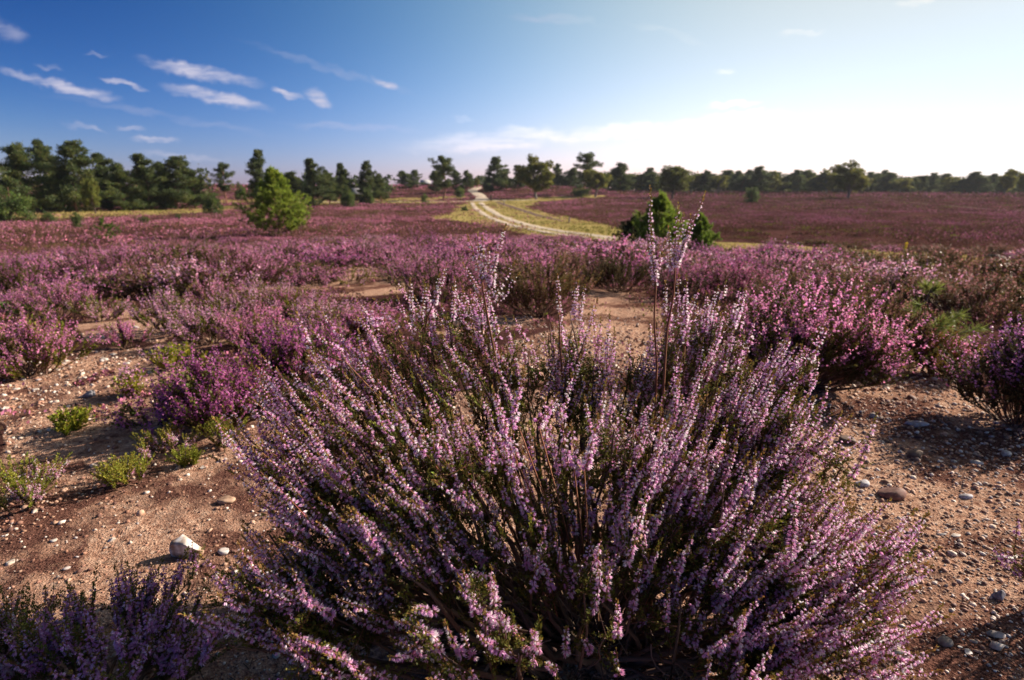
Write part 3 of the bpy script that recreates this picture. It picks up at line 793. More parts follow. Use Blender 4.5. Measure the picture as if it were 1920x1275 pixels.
def heath_bushes():
    """individual bushes further out on the heath"""
    rng = np.random.default_rng(15)
    protos = []
    specs = [(PINK, .95, (.07, .05, .03)), (DEEP, .9, (.06, .045, .03)), (PALE, .8, (.10, .08, .03)), (FADED, .5, (.09, .06, .03)), (FADED, .3, (.075, .06, .02)), (PINK, .8, (.09, .08, .03))]
    words = ['pink', 'deep purple', 'pale lilac', 'faded brownish pink', 'brown flowerless', 'pink and olive']
    for k, (pet, fl, lf) in enumerate(specs):
        b = bush('heather_bush', rng, .42, .36, 430, 2, pet, lf, (0, 0), fl, (.05, .1), .8)
        protos.append(b)
    used = [False] * len(protos); n = 0; tries = 0; pts = []
    while n < 235 and tries < 6000:
        tries += 1
        r = rng.uniform(6.6, 21); a = R(rng.uniform(-46, 46)); x, y = r * math.sin(a), r * math.cos(a)
        ba, gr = cover(np.array([x]), np.array([y]))
        if ba[0] > .5 or gr[0] > .5: continue
        if any((x - u) ** 2 + (y - v) ** 2 < (.036 * r + .24) ** 2 * 1.6 for u, v in pts): continue
        q = fbm(np.array([x * .33]), np.array([y * .33]), 51, 3)[0]
        right = x / r > .25
        w = np.array([.3, .2, .15, .1, .1, .15]) if not right else np.array([.08, .07, .02, .38, .38, .07])
        if q > .56: w = w * [2.5, 1.8, 1, .4, .3, 1]
        if q < .42: w = w * [.5, .5, .5, 2, 2, 1]
        k = rng.choice(6, p=w / w.sum())
        s = rng.uniform(.9, 1.6) * (1 if 8 < r < 13 else .85)
        pts.append((x, y)); n += 1
        loc = (x, y, float(zg(x, y)) - .03)
        sx, sz = s * rng.uniform(.9, 1.4), s * rng.uniform(.65, 1.05) * (.75 if r > 13 else 1)
        side = 'right' if right else ('left' if x / r < -.2 else 'middle')
        d = 'nearer' if r < 9 else ('middle' if r < 14 else 'farther')
        lab = f'{words[k]} heather bush in the {d} rows of the {side} heath'
        if not used[k]:
            o = protos[k]; o.location = loc; o.scale = (sx, s, sz); used[k] = True
        else:
            o = copy_tree(protos[k], loc, rng.uniform(0, 6.28), (sx, s, sz))
        tag(o, lab, 'heather bush', f'{words[k]} heather bushes in the {d} rows of the {side} heath')
    print('heath bushes', n)


def carpet():
    """the heather cover beyond, too many plants to count"""
    rng = np.random.default_rng(33)
    g = Geo()
    for (r0, r1, per, K, rx, hh, size, az) in [(2.6, 9, .055, 90, .17, .075, .018, 50), (9, 25, .16, 80, .30, .10, .030, 50), (25, 70, .50, 56, .50, .20, .065, 48), (70, 130, 1.7, 40, .9, .18, .13, 47), (130, 230, 5, 26, 1.6, .3, .28, 47)]:
        area = R(2 * az) / 2 * (r1 ** 2 - r0 ** 2); n = int(area / per)
        r = np.sqrt(rng.uniform(r0 ** 2, r1 ** 2, n)); a = R(az) * rng.uniform(-1, 1, n)
        x, y = r * np.sin(a), r * np.cos(a)
        ba, gr = cover(x, y)
        keep = ((ba < .5) | (rng.uniform(size=n) < .12)) & ((gr < .5) | (rng.uniform(size=n) < .10))
        keep[keep] = ~ontrack(x[keep], y[keep])
        mo = fbm(x * .9, y * .9, 57, 2); keep &= (mo > .33) | (r > 30)
        m2 = fbm(x * .22, y * .22, 66, 3); keep &= (m2 > .36) | (r < 22) | (rng.uniform(size=n) < .12)
        # thin out along the tracks
        x, y, r = x[keep], y[keep], r[keep]; n = len(x)
        q = fbm(x * .33, y * .33, 51, 3); q2 = fbm(x * .06, y * .18, 61, 3)
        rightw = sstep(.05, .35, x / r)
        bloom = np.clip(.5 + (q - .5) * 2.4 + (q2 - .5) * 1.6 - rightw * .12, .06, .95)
        mound = fbm(x * 1.1 + 40, y * 1.1, 57, 2) if r1 < 30 else fbm(x * .35 + 40, y * .35, 58, 2)
        sc_ = rng.uniform(.6, 1.2, n) * (.35 + 1.3 * sstep(.25, .7, mound)) * (.8 + .4 * q)
        i = np.repeat(np.arange(n), K); N = len(i)
        th = rng.uniform(0, 2 * math.pi, N); ph = np.arccos(rng.uniform(0, 1, N)); rr = rng.uniform(.6, 1.05, N)
        px = x[i] + np.cos(th) * np.sin(ph) * rr * rx * sc_[i] * 1.15; py = y[i] + np.sin(th) * np.sin(ph) * rr * rx * sc_[i] * 1.15
        hz = np.cos(ph) * rr * hh * sc_[i]
        O = np.stack([px, py, zg(px, py, False) + hz - size * .3], 1)
        D = unit(np.stack([np.cos(th) * np.sin(ph) * .6, np.sin(th) * np.sin(ph) * .6, .8 + 0 * th], 1) + rng.normal(size=(N, 3)) * .35)
        fl = rng.uniform(size=N) < bloom[i] * (.35 + .65 * hz / (hh * sc_[i]))
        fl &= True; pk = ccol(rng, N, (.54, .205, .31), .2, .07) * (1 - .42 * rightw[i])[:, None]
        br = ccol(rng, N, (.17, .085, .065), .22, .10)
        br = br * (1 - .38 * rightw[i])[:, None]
        olive = rng.uniform(size=n) < .12 * (1 + .8 * (r < 12))
        br = np.where(olive[i][:, None], ccol(rng, N, (.15, .15, .03), .2), br)
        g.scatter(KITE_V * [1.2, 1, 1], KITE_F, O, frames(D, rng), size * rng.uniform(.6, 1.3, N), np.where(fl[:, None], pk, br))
    tag(g.build('heather', M_HEATH), 'unbroken carpet of purple and brown heather covering the heath', 'heather', kind='stuff')
    # dry grass beside the tracks
    g = Geo()
    for (r0, r1, per, w, hh) in [(8, 40, .03, .035, .14), (40, 110, .12, .09, .22)]:
        area = R(96) / 2 * (r1 ** 2 - r0 ** 2); n = int(area / per)
        r = np.sqrt(rng.uniform(r0 ** 2, r1 ** 2, n)); a = R(48) * rng.uniform(-1, 1, n)
        x, y = r * np.sin(a), r * np.cos(a); ba, gr = cover(x, y); k = (gr > .5) & (fbm(x * .5, y * .5, 71) > .42); x, y = x[k], y[k]; k = ~ontrack(x, y)
        x, y = x[k], y[k]; n = len(x)
        O = np.stack([x, y, zg(x, y)], 1); D = np.array([0, 0, 1.]) + rng.normal(size=(n, 3)) * .35
        gn = fbm(x * .2, y * .2, 72)[:, None] > .5
        c = np.where(gn, ccol(rng, n, (.20, .19, .05), .2), ccol(rng, n, (.40, .31, .13), .2))
        g.scatter(KITE_V * [.5, 1, 1], KITE_F, O, frames(D, rng), hh * rng.uniform(.4, 1.1, n), c)
    tag(g.build('grass', M_HEATH), 'dry yellow green grass along the tracks', 'grass', kind='stuff')


# ------------------------------------------------------------------ stones
def ico(sub=2):
    import bmesh
    bm = bmesh.new(); bmesh.ops.create_icosphere(bm, subdivisions=sub, radius=1)
    bm.verts.ensure_lookup_table()
    v = np.array([q.co[:] for q in bm.verts]); f = np.array([[q.index for q in fc.verts] for fc in bm.faces]); bm.free()
    return v, f


def stone_shape(rng, sub=3, cuts=9, rough=.05):
    v, f = ico(sub)
    for _ in range(cuts):
        n = unit(rng.normal(size=3)); d = rng.uniform(.45, .85)
        s = v @ n; v = v - np.maximum(s - d, 0)[:, None] * n * .95
    v = v * (1 + rough * (fbm(v[:, 0] * 2 + 7, v[:, 1] * 2 + v[:, 2] * 1.7, int(rng.integers(1e5)), 3) - .5)[:, None] * 4)
    return v, f


def stones():
    rng = np.random.default_rng(77)
    def st(px, py, wpx, asp, hgt, col, label, cuts=9, cat='stone', col2=None, name='stone'):
        g = gp(px, py); w = wpx / 2 * ((g - CAM) @ FWD) / F
        v, f = stone_shape(rng, 3, cuts)
        a = rng.uniform(0, 6.28); c, s = math.cos(a), math.sin(a)
        v = v @ np.array([[c, s, 0], [-s, c, 0], [0, 0, 1]]) * [w, w * asp, w * hgt]
        cc = np.tile(np.array(col, float), (len(v), 1))
        if col2 is not None:
            k = fbm(v[:, 0] / w * 1.3 + 5, v[:, 2] / w * 1.5, 3, 3) > .55
            cc[k] = col2
        G = Geo(); G.add(v, f, cc); o = G.build(name, M_STONE)
        o.location = (g[0], g[1], float(zg(g[0], g[1])) + w * hgt * .35); tag(o, label, cat); return o
    TRK = 0; W = (.72, .70, .70); GR = (.30, .30, .34); BR = (.33, .20, .14)
    st(352, 1040, 62, .7, 1.15, (.80, .78, .78), 'large angular white flint standing on sand by the shaded heather', 14, 'stone', (.42, .28, .2), 'flint')
    st(421, 1038, 24, .8, .6, W, 'small white flint just right of the large angular one', 10, name='flint')
    st(425, 945, 34, .7, .45, (.50, .34, .24), 'smooth tan stone left of the big bush on the sand', 6)
    st(169, 745, 26, .8, .7, GR, 'bluish grey stone alone on the left sand')
    st(1670, 928, 52, .8, .55, (.24, .12, .10), 'flat reddish brown stone on the right sand', 7)
    st(1618, 910, 26, .8, .6, (.62, .62, .68), 'white stone beside the reddish brown one', 10)
    st(1662, 908, 22, .7, .4, BR, 'little brown stone touching the shadow of the reddish one', 8)
    st(1872, 1122, 30, .7, .9, (.22, .22, .28), 'dark pointed grey stone on the dark crust at lower right', 12)
    st(1867, 1190, 34, .7, .5, (.36, .33, .34), 'grey oval stone near the bottom right below the dark pointed one', 6)
    st(1772, 1205, 26, .9, .7, (.30, .25, .22), 'round brown pebble right of the big bush\'s lowest spikes', 4, name='pebble', cat='pebble')
    st(1680, 1222, 26, .6, .6, (.62, .52, .38), 'cream coloured pebble at the tip of the lowest right spikes', 4, name='pebble', cat='pebble')
    st(1815, 1225, 24, .7, .25, (.72, .70, .70), 'thin white chip lying near the bottom right', 14, name='flint')
    st(1800, 1215, 10, .7, .5, (.7, .68, .66), 'tiny white chip left of the thin white one', 12, name='flint')
    st(1590, 830, 34, .9, .6, (.14, .085, .07), 'dark brown clod just behind the bush\'s right strays', 8)
    st(1715, 858, 34, .9, .6, (.20, .13, .10), 'brown clod on the sunlit right sand', 8)
    st(1488, 872, 42, .8, .5, (.18, .11, .08), 'brown clod peeping out between the big bush\'s right spikes', 8)
    st(1810, 932, 26, .6, .4, (.5, .5, .56), 'pale stone behind the thin sprigs at the right', 10)
    st(1885, 847, 22, .8, .5, (.6, .56, .52), 'pale pebble in the shade near the right edge', 5, name='pebble', cat='pebble')
    st(1830, 868, 28, .6, .3, (.6, .56, .55), 'flat whitish stone at the border of the right shade', 9)
    st(1720, 795, 44, .7, .3, (.34, .34, .42), 'wide flat grey stone in the shade of the right bush', 8)
    st(1640, 778, 22, .8, .5, (.5, .47, .46), 'pale stone on the sunlit strip behind the right sand', 8)
    st(1790, 1005, 24, .5, .25, (.7, .66, .62), 'flat pale chip below the thin sprigs', 12, name='flint')
    st(1765, 1003, 18, .6, .4, (.62, .58, .56), 'second flat chip, left of the pale chip below the sprigs', 12, name='flint')
    st(1890, 1050, 60, .25, .15, (.72, .69, .66), 'long pale splinter of stone at the right edge', 12, name='flint')
    for px, py, w, l in [(115, 655, 12, 'white pebble beside the green footed bush'), (65, 662, 14, 'white pebble left of its twin by the green footed bush'), (210, 660, 14, 'white pebble farthest back on the left sand'),
                         (125, 676, 12, 'small white pebble among others on the left sand'), (195, 675, 16, 'pale oval pebble in the middle of the left sand'), (240, 685, 15, 'bright pebble left of the low lilac tuft'),
                         (30, 727, 14, 'white pebble low on the left sand'), (66, 730, 14, 'white pebble left of the bluish grey stone'), (8, 768, 20, 'pale stone cut by the left edge'), (58, 680, 12, 'white pebble near the left edge of the sand'),
                         (150, 800, 30, 'tan lump above the gravel'), (210, 1010, 18, 'grey flat stone above the shaded heather'), (100, 1012, 14, 'white chip left of the grey flat stone'),
                         (20, 1052, 18, 'white stone at the left edge above the shaded heather'), (380, 876, 14, 'white chip near the tiny seedling')]:
        st(px, py, w, .8, .5, (.70, .66, .62) if 'tan' not in l else (.40, .26, .18), l, 9, 'pebble', name='pebble')
    # gravel
    G = Geo(); lows = [stone_shape(rng, 1, 4, .1) for _ in range(6)]
    n = 95000
    r = np.exp(rng.uniform(math.log(.7), math.log(4.6), n)); a = R(rng.uniform(-50, 50, n))
    x, y = r * np.sin(a), r * np.cos(a)
    ba, gr = cover(x, y); dn = fbm(x * 1.4, y * 1.4, 91)
    k = (ba > .5) & (rng.uniform(size=n) < sstep(.30, .60, dn) * .85 + .15)
    x, y, r = x[k], y[k], r[k]; n = len(x)
    sz = .0019 * np.exp(np.clip(rng.normal(0, .5, n), -1, 1.1)) * np.clip(r, .8, 3) ** .8
    big = rng.uniform(size=n) < .012; sz[big] *= 1.9
    pal = np.array([(.78, .68, .60), (.44, .24, .17), (.58, .38, .28), (.17, .085, .07), (.50, .46, .47), (.76, .70, .66), (.38, .20, .15)])
    ci = rng.choice(7, n, p=[.13, .22, .26, .19, .05, .06, .09]); cc = pal[ci] * rng.normal(1, .12, (n, 1))
    O = np.stack([x, y, zg(x, y) + sz * .15], 1)
    D = np.array([0, 0, 1.]) + rng.normal(size=(n, 3)) * .25
    for q in range(6):
        m = np.arange(n) % 6 == q
        G.scatter(lows[q][0], lows[q][1], O[m], frames(D[m], rng), np.stack([sz[m] * rng.uniform(.8, 1.5, m.sum()), sz[m], sz[m] * rng.uniform(.4, .8, m.sum())], 1), cc[m])
    tag(G.build('gravel', M_STONE), 'fine gravel and grit strewn over the bare sand', 'gravel', kind='stuff')
    # litter of dead twigs and moss crumbs
    G = Geo(); n = 5200
    r = np.exp(rng.uniform(math.log(.7), math.log(4), n)); a = R(rng.uniform(-50, 50, n)); x, y = r * np.sin(a), r * np.cos(a)
    ba, gr = cover(x, y); dn = fbm(x * 1.9, y * 1.9, 93); k = (ba > .5) & (dn > .48); x, y = x[k], y[k]; n = len(x)
    P0 = np.stack([x, y, zg(x, y) + .002], 1); an = rng.uniform(0, 6.28, n); L = rng.uniform(.006, .035, n)
    P2 = P0 + np.stack([np.cos(an) * L, np.sin(an) * L, rng.uniform(-.002, .004, n)], 1); P1 = (P0 + P2) / 2 + rng.normal(size=P0.shape) * .002
    G.tubes(bezk(P0, P1, P2, 3), np.full((n, 3), .0006), ccol(rng, n, (.10, .06, .045), .4), 3)
    tag(G.build('litter', M_STEM), 'dead twigs and plant crumbs on the bare sand', 'litter', kind='stuff')


# ------------------------------------------------------------------ trees
TRI_V = np.array([(-.5, 0, 0), (.5, 0, 0), (.12, .1, 1.), (-.35, 0, .7)]); TRI_F = np.array([[0, 1, 2, 3]])


def clumpfill(g, C, Rd, n, size, col, rng, up=.3, col2=None):
    """leaf clumps in ellipsoids C (m,3) Rd (m,3)"""
    m = len(C); i = np.repeat(np.arange(m), n)
    d = unit(rng.normal(size=(len(i), 3))); rr = rng.uniform(.2, 1, len(i)) ** .5 * np.where(rng.uniform(size=len(i)) < .15, 1.45, 1)
    lump = 1 + .25 * (vnoise(d[:, 0] * 2.5 + i * 3.1, d[:, 1] * 2.5 + d[:, 2] * 2.1, 5) - .5) * 2
    O = C[i] + d * (rr * lump)[:, None] * Rd[i]
    D = unit(d * .7 + rng.normal(size=d.shape) * .6 + [0, 0, up])
    c = ccol(rng, len(i), col, .22, .1)
    if col2 is not None:
        k = (rng.uniform(size=m) < .4)[i]; c[k] = ccol(rng, k.sum(), col2, .2, .1)
    sz = rng.uniform(.5, 1.3, (len(i), 1)) * (np.array([size[0], size[0], size[1]]) if isinstance(size, tuple) else np.full(3, size))
    g.scatter(TRI_V, TRI_F, O, frames(D, rng), sz, c)


def tree_proto(kind, rng):
    """unit-height tree (1 m tall, scaled when placed) > trunk, crown"""
    root = empty(kind, (0, 0, 0)); gt, gc = Geo(), Geo()
    ax = lambda h: np.array([.04 * math.sin(h * 5 + ph), .03 * math.cos(h * 4 + ph), h]); ph = rng.uniform(0, 6)
    if kind in ('scots_pine', 'spreading_pine', 'windswept_pine'):
        cb = {'scots_pine': .16, 'spreading_pine': .36, 'windswept_pine': .06}[kind]
        P = np.array([ax(q) for q in np.linspace(-.03, .95, 9)])[None]
        gt.tubes(P, np.linspace(.022, .005, 9)[None], np.array([(.24, .12, .08)]), 7)
        Cs, Rs, B0, B2 = [], [], [], []
        nl = {'scots_pine': 13, 'spreading_pine': 8, 'windswept_pine': 15}[kind]
        for lv in range(nl):
            t = (lv + rng.uniform(-.3, .3)) / (nl - 1); t = min(max(t, 0), 1); z = cb + (.96 - cb) * t
            env = {'scots_pine': .27 * (1 - t) ** .6 + .04, 'spreading_pine': .25 * math.sqrt(max(.10, 1 - (t * 1.8 - .85) ** 2)), 'windswept_pine': .32 * (1 - t) ** .65 + .05}[kind]
            for _ in range(int(rng.integers(4, 7)) if t < .9 else 3):
                if rng.uniform() < .08: continue
                an = rng.uniform(0, 6.28); ln = env * rng.uniform(.45, 1.3)
                if kind == 'windswept_pine': ln *= 1 + .42 * math.cos(an)
                b0 = ax(z - .03); tip = b0 + np.array([math.cos(an) * ln, math.sin(an) * ln, ln * rng.uniform(-.05, .35) + .03 + .05 * t])
                B0.append(b0); B2.append(tip)
                for fr in (.45, .68, .88, 1.03):
                    if ln * fr < .03 and t < .9: continue
                    Cs.append(b0 + (tip - b0) * fr + rng.normal(size=3) * [.014, .014, .008]); q = rng.uniform(.75, 1.25)
                    Rs.append((.060 * q, .060 * q, .034 * q))
        for _ in range(5): Cs.append(ax(.95) + rng.normal(size=3) * [.02, .02, .03]); Rs.append((.03, .03, .035))
        B0, B2 = np.array(B0), np.array(B2); m = len(B0)
        gt.tubes(bezk(B0, (B0 + B2) / 2 + [0, 0, -.012], B2, 4), np.linspace(.006, .002, 4)[None] * np.ones((m, 1)), ccol(rng, m, (.18, .10, .07)), 3)
        clumpfill(gc, np.array(Cs), np.array(Rs), 74, (.013, .030), (.060, .085, .028), rng, .45, (.10, .12, .032))
    elif kind in ('birch', 'oak'):
        white = kind == 'birch'
        P = np.array([ax(q) for q in np.linspace(-.03, .8, 8)])[None]
        gt.tubes(P, np.linspace(.026, .006, 8)[None], np.array([(.22, .19, .17) if white else (.10, .075, .06)]), 7)
        nl = 26 if white else 28; d = unit(rng.normal(size=(nl, 3)) + [0, 0, .2])
        lc = d * rng.uniform(.5, 1, (nl, 1)) * [.30, .30, .36] + [0, 0, .55]; lc[:, 2] = np.clip(lc[:, 2], .22, .88)
        base = np.array([ax(x) for x in np.clip(lc[:, 2] * .7 - .08, .08, .75)])
        gt.tubes(bezk(base, (base + lc) / 2 + [0, 0, .03], lc, 4), np.linspace(.010, .003, 4)[None] * np.ones((nl, 1)), ccol(rng, nl, (.22, .18, .15) if white else (.12, .09, .07)), 4)
        C = np.repeat(lc, 10, axis=0) + unit(rng.normal(size=(nl * 10, 3))) * rng.uniform(.03, .115, (nl * 10, 1)) * [1, 1, .9]
        Rd = rng.uniform(.028, .060, (len(C), 3)) * [1, 1, .85]
        clumpfill(gc, C, Rd, 62, .022, (.21, .21, .04) if white else (.15, .17, .035), rng, .0, (.14, .15, .03))
    elif kind == 'shrubby_pine':
        m = 36; d = unit(rng.normal(size=(m, 3)) + [0, 0, .4]); d[:, 2] = np.abs(d[:, 2])
        C = d * rng.uniform(.4, 1, (m, 1)) * [.42, .42, .8] + [0, 0, .06]
        gt.tubes(np.array([ax(q) for q in np.linspace(-.03, .85, 6)])[None], np.linspace(.03, .008, 6)[None], np.array([(.14, .09, .06)]), 6)
        base = np.array([ax(x) for x in np.clip(C[:, 2] * .6, .02, .8)])
        gt.tubes(bezk(base, (base + C) / 2, C, 4), np.linspace(.01, .003, 4)[None] * np.ones((m, 1)), ccol(rng, m, (.16, .10, .07)), 3)
        clumpfill(gc, C, rng.uniform(.07, .15, (m, 3)), 120, (.024, .05), (.07, .105, .03), rng, .5, (.11, .15, .035))
    gt.build('trunk', M_BARK, root); gc.build('crown', M_CROWN, root)
    return root


def young_pine(name, h, w, rng, col, label, dens=1., cat='pine', loc=(0, 0, 0)):
    root = empty(name, (0, 0, 0), label=label, cat=cat); gt, gc = Geo(), Geo()
    gt.tubes(np.array([[0, 0, -.05], [.01, 0, h * .3], [-.01, .01, h * .65], [0, 0, h * .97]])[None], np.array([[.035, .028, .018, .007]]) * h / 2, np.array([(.20, .13, .08)]), 7)
    nb = int(120 * dens); z = h * (.03 + .90 * rng.uniform(0, 1, nb) ** 1.25); a = rng.uniform(0, 6.28, nb)
    t = z / h
    L = w * (np.clip(1.0 - t, 0, 1) ** 1.25 * 1.2 + .03) * (.75 + .25 * sstep(0, .22, t)) * rng.uniform(.68, 1.18, nb)
    P0 = np.stack([0 * z, 0 * z, z], 1); dr = np.stack([np.cos(a), np.sin(a), 0 * a], 1)
    P1 = P0 + dr * (L * .6)[:, None] + [0, 0, .02]; P2 = P0 + dr * L[:, None] + np.stack([0 * z, 0 * z, L * rng.uniform(.25, .7, nb)], 1)
    gt.tubes(bezk(P0, P1, P2, 5), np.linspace(.010, .003, 5)[None] * (h / 2) * np.ones((nb, 1)), ccol(rng, nb, (.18, .12, .07)), 3)
    # side shoots, each shoot upright at its end with needles
    k = 9; i = np.repeat(np.arange(nb), k); s = rng.uniform(.3, 1, len(i)); q0 = bez(P0[i], P1[i], P2[i], s)
    dd = unit(dr[i] * .6 + [0, 0, .75] + rng.normal(size=(len(i), 3)) * .45); ll = rng.uniform(.07, .17, len(i)) * h / 2
    lead = np.array([[0, 0, h * .86]]); q0 = np.concatenate([q0, lead + rng.normal(size=(6, 3)) * .02 * h]); dd = np.concatenate([dd, unit(np.array([[0, 0, 1.]]) + rng.normal(size=(6, 3)) * .12)]); ll = np.concatenate([ll, np.full(6, h * .14)])
    q2 = q0 + dd * ll[:, None]
    gt.tubes(bezk(q0, (q0 + q2) / 2, q2, 3), np.full((len(q0), 3), .003) * h / 2, ccol(rng, len(q0), (.2, .15, .06)), 3)
    n = 46; j = np.repeat(np.arange(len(q0)), n); s = rng.uniform(.1, 1.05, len(j)); p = q0[j] + (q2 - q0)[j] * s[:, None]
    T = unit(q2 - q0)[j]; nd = unit(T * .9 + rng.normal(size=T.shape) * .5)
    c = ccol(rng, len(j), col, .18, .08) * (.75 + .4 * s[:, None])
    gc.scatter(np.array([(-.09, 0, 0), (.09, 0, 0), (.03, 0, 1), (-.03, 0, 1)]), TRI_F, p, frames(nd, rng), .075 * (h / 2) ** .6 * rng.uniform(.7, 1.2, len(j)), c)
    gt.build('trunk', M_BARK, root); gc.build('crown', M_NEEDLE, root)
    root.location = tuple(loc); return root


def trees():
    rng = np.random.default_rng(101)
    PR = {}
    for kind, n in (('scots_pine', 4), ('spreading_pine', 2), ('windswept_pine', 3), ('birch', 3), ('oak', 1), ('shrubby_pine', 2)):
        PR[kind] = [[tree_proto(kind, rng), False] for _ in range(n)]
    def put(kind, px, top, Y, wpx, label, group=None, base=None, rz=None):
        pr = PR[kind][rng.integers(len(PR[kind]))]
        fresh = [q for q in PR[kind] if not q[1]]
        if fresh: pr = fresh[0]
        g = at(px, 351, Y); x = g[0]; z0 = float(zg(x, Y)) - .05
        if base is not None: z0 = min(z0, at(px, base, Y)[2] + 0) if False else z0
        H = at(px, top, Y)[2] - z0
        natural = {'scots_pine': .36, 'spreading_pine': .33, 'windswept_pine': .45, 'birch': .80, 'oak': .80, 'shrubby_pine': .5}[kind]
        W = wpx * Y / F / natural * (1.25 if kind == 'windswept_pine' and px < 400 else 1)
        rz = (rng.uniform(-.5, .5) if kind == 'windswept_pine' else rng.uniform(0, 6.28)) if rz is None else rz
        if not pr[1]:
            o = pr[0]; pr[1] = True; o.location = (x, Y, z0); o.rotation_euler = (0, 0, rz); o.scale = (W, W, H)
        else:
            o = copy_tree(pr[0], (x, Y, z0), rz, (W, W, H))
        tag(o, label, 'tree', group); return o
    L = [('shrubby_pine', 12, 338, 42, 42, 'low bluish green pine at the left edge'), ('windswept_pine', 45, 278, 58, 46, 'dark windswept pine, first tall one from the left'),
         ('scots_pine', 92, 269, 62, 36, 'tall pine with a reddish bare trunk in the left wood'), ('windswept_pine', 140, 271, 60, 46, 'broad dark pine with the highest crown of the left wood'),
         ('oak', 168, 325, 55, 38, 'low olive green tree in front of the left wood'), ('windswept_pine', 200, 292, 66, 34, 'green pine right of the highest crown, top bent'),
         ('windswept_pine', 228, 315, 64, 32, 'lower sloping pine before the gap in the left wood'), ('windswept_pine', 272, 293, 66, 34, 'pine with a ragged crown just right of the gap'),
         ('scots_pine', 300, 308, 70, 28, 'pine squeezed between the ragged one and the rounded one'), ('windswept_pine', 330, 298, 68, 42, 'rounded dark pine near the right end of the left wood'),
         ('scots_pine', 362, 326, 70, 24, 'low sloping pine ending the left wood'), ('shrubby_pine', 393, 351, 52, 20, 'small round dark pine on a short trunk in the dry grass'),
         ('spreading_pine', 422, 308, 85, 19, 'slim lone pine with a flat umbrella crown'), ('shrubby_pine', 450, 336, 95, 12, 'small bush beside the slim lone pine'),
         ('scots_pine', 490, 286, 74, 26, 'dark pointed pine rising behind the bright young pine'), ('scots_pine', 545, 325, 80, 28, 'dark pine mostly hidden by the bright young pine'),
         ('windswept_pine', 585, 301, 78, 30, 'dark broad pine right of the bright young pine'), ('scots_pine', 615, 322, 82, 24, 'pine low between two taller ones, left of the hut'),
         ('scots_pine', 640, 310, 84, 20, 'dark pine left of the wooden hut'), ('shrubby_pine', 652, 342, 70, 16, 'green bush in front of the wooden hut'),
         ('windswept_pine', 686, 306, 86, 24, 'pine with a pale trunk right of the wooden hut'), ('scots_pine', 712, 328, 90, 18, 'last low pine right of the hut'),
         ('scots_pine', 758, 322, 140, 22, 'left one of two far pines on the skyline'), ('windswept_pine', 776, 320, 142, 18, 'right one of two far pines on the skyline'),
         ('scots_pine', 818, 322, 120, 18, 'pine tucked behind the tall pine by the path'), ('spreading_pine', 832, 297, 98, 28, 'tall pine with bare trunk left of the sandy path'),
         ('scots_pine', 856, 320, 125, 16, 'pine right behind the tall pine by the path'), ('scots_pine', 876, 321, 138, 14, 'small pine where the path vanishes'),
         ('birch', 893, 332, 140, 16, 'low pale tree at the vanishing path'), ('windswept_pine', 926, 297, 128, 28, 'dark pine with a knob top right of the path end'),
         ('scots_pine', 948, 318, 135, 20, 'dark low pine between the knob topped pine and the big birch'), ('scots_pine', 972, 312, 130, 20, 'dark pine touching the left side of the big birch'),
         ('birch', 1004, 286, 104, 84, 'big yellow green birch right of the sandy path'), ('scots_pine', 1046, 309, 150, 14, 'dark pine right behind the big birch'),
         ('scots_pine', 1072, 316, 150, 20, 'dark pine between the two birches'), ('spreading_pine', 1098, 289, 118, 26, 'tall thin crowned tree leaning over the second birch'),
         ('birch', 1117, 308, 112, 58, 'second birch with a pale trunk, right of the big one'), ('shrubby_pine', 1090, 344, 114, 22, 'dark low bush at the foot of the second birch'),
         ('scots_pine', 1163, 308, 128, 26, 'rounded dark pine standing alone before the far wood'), ('oak', 1265, 302, 112, 72, 'round green tree standing before the far wood'),
         ('birch', 1590, 298, 108, 86, 'broad birch standing out from the far wood at the right'), ('shrubby_pine', 1411, 343, 92, 17, 'small dark conifer alone on the right heath'),
         ('shrubby_pine', 795, 358, 88, 8, 'tiny dark bush left of the tall pine by the path'), ('shrubby_pine', 870, 384, 60, 8, 'tiny pine sapling in the grass left of the ruts'),
         ('shrubby_pine', 690, 342, 84, 10, 'small green bush at the foot of the pale trunked pine'), ('shrubby_pine', 862, 345, 110, 12, 'pale green bush right of the tall pine by the path'),
         ('birch', 1888, 317, 118, 34, 'tall tree second from the right end of the far wood'), ('birch', 1922, 318, 112, 30, 'tall tree cut by the right edge'),
         ('shrubby_pine', 260, 402, 38, 12, 'small green bush left of its lower twin in the dry grass'), ('shrubby_pine', 132, 390, 34, 12, 'small light green bush at the left end of the dry grass'),
         ('shrubby_pine', 80, 390, 40, 14, 'tiny olive bush under the left wood'), ('shrubby_pine', 326, 396, 42, 7, 'tiny dark bush right of the two bushes in the grass'),
         ('shrubby_pine', -60, 300, 60, 60, 'pine wood edge beyond the left border')]
    for k, px, top, Y, w, lab in L[:-1]: put(k, px, top, Y, w, lab)
    # far wood on the right
    x = 1120.; n = 0
    while x < 1985:
        f = (x - 1120) / 860
        top = 319 + 12 * f + rng.normal(0, 4.5) + (3 if 1700 < x < 1860 else 0)
        if x < 1150: top += 3
        k = rng.choice(['scots_pine', 'birch', 'oak', 'windswept_pine'], p=[.5, .22, .13, .15])
        Y = rng.uniform(150, 172) - 12 * f
        nm = {'scots_pine': 'dark pointed pine', 'birch': 'yellow green birch', 'oak': 'round green oak', 'windswept_pine': 'broad dark pine'}[k]
        sec = ['left third', 'middle third', 'right third'][min(2, int(f * 3))]
        put(k, x, top, Y, rng.uniform(15, 26) * (2.1 if k in ('birch', 'oak') else 1.1), f'{nm} in the {sec} of the far wood', f'{nm}s in the {sec} of the far wood')
        x += rng.uniform(8, 15); n += 1
    # the unbroken mass behind
    g = Geo(); rng2 = np.random.default_rng(8)
    xs = np.concatenate([np.arange(1040, 2000, 5.), np.arange(880, 1040, 9.), np.arange(520, 730, 12.)])
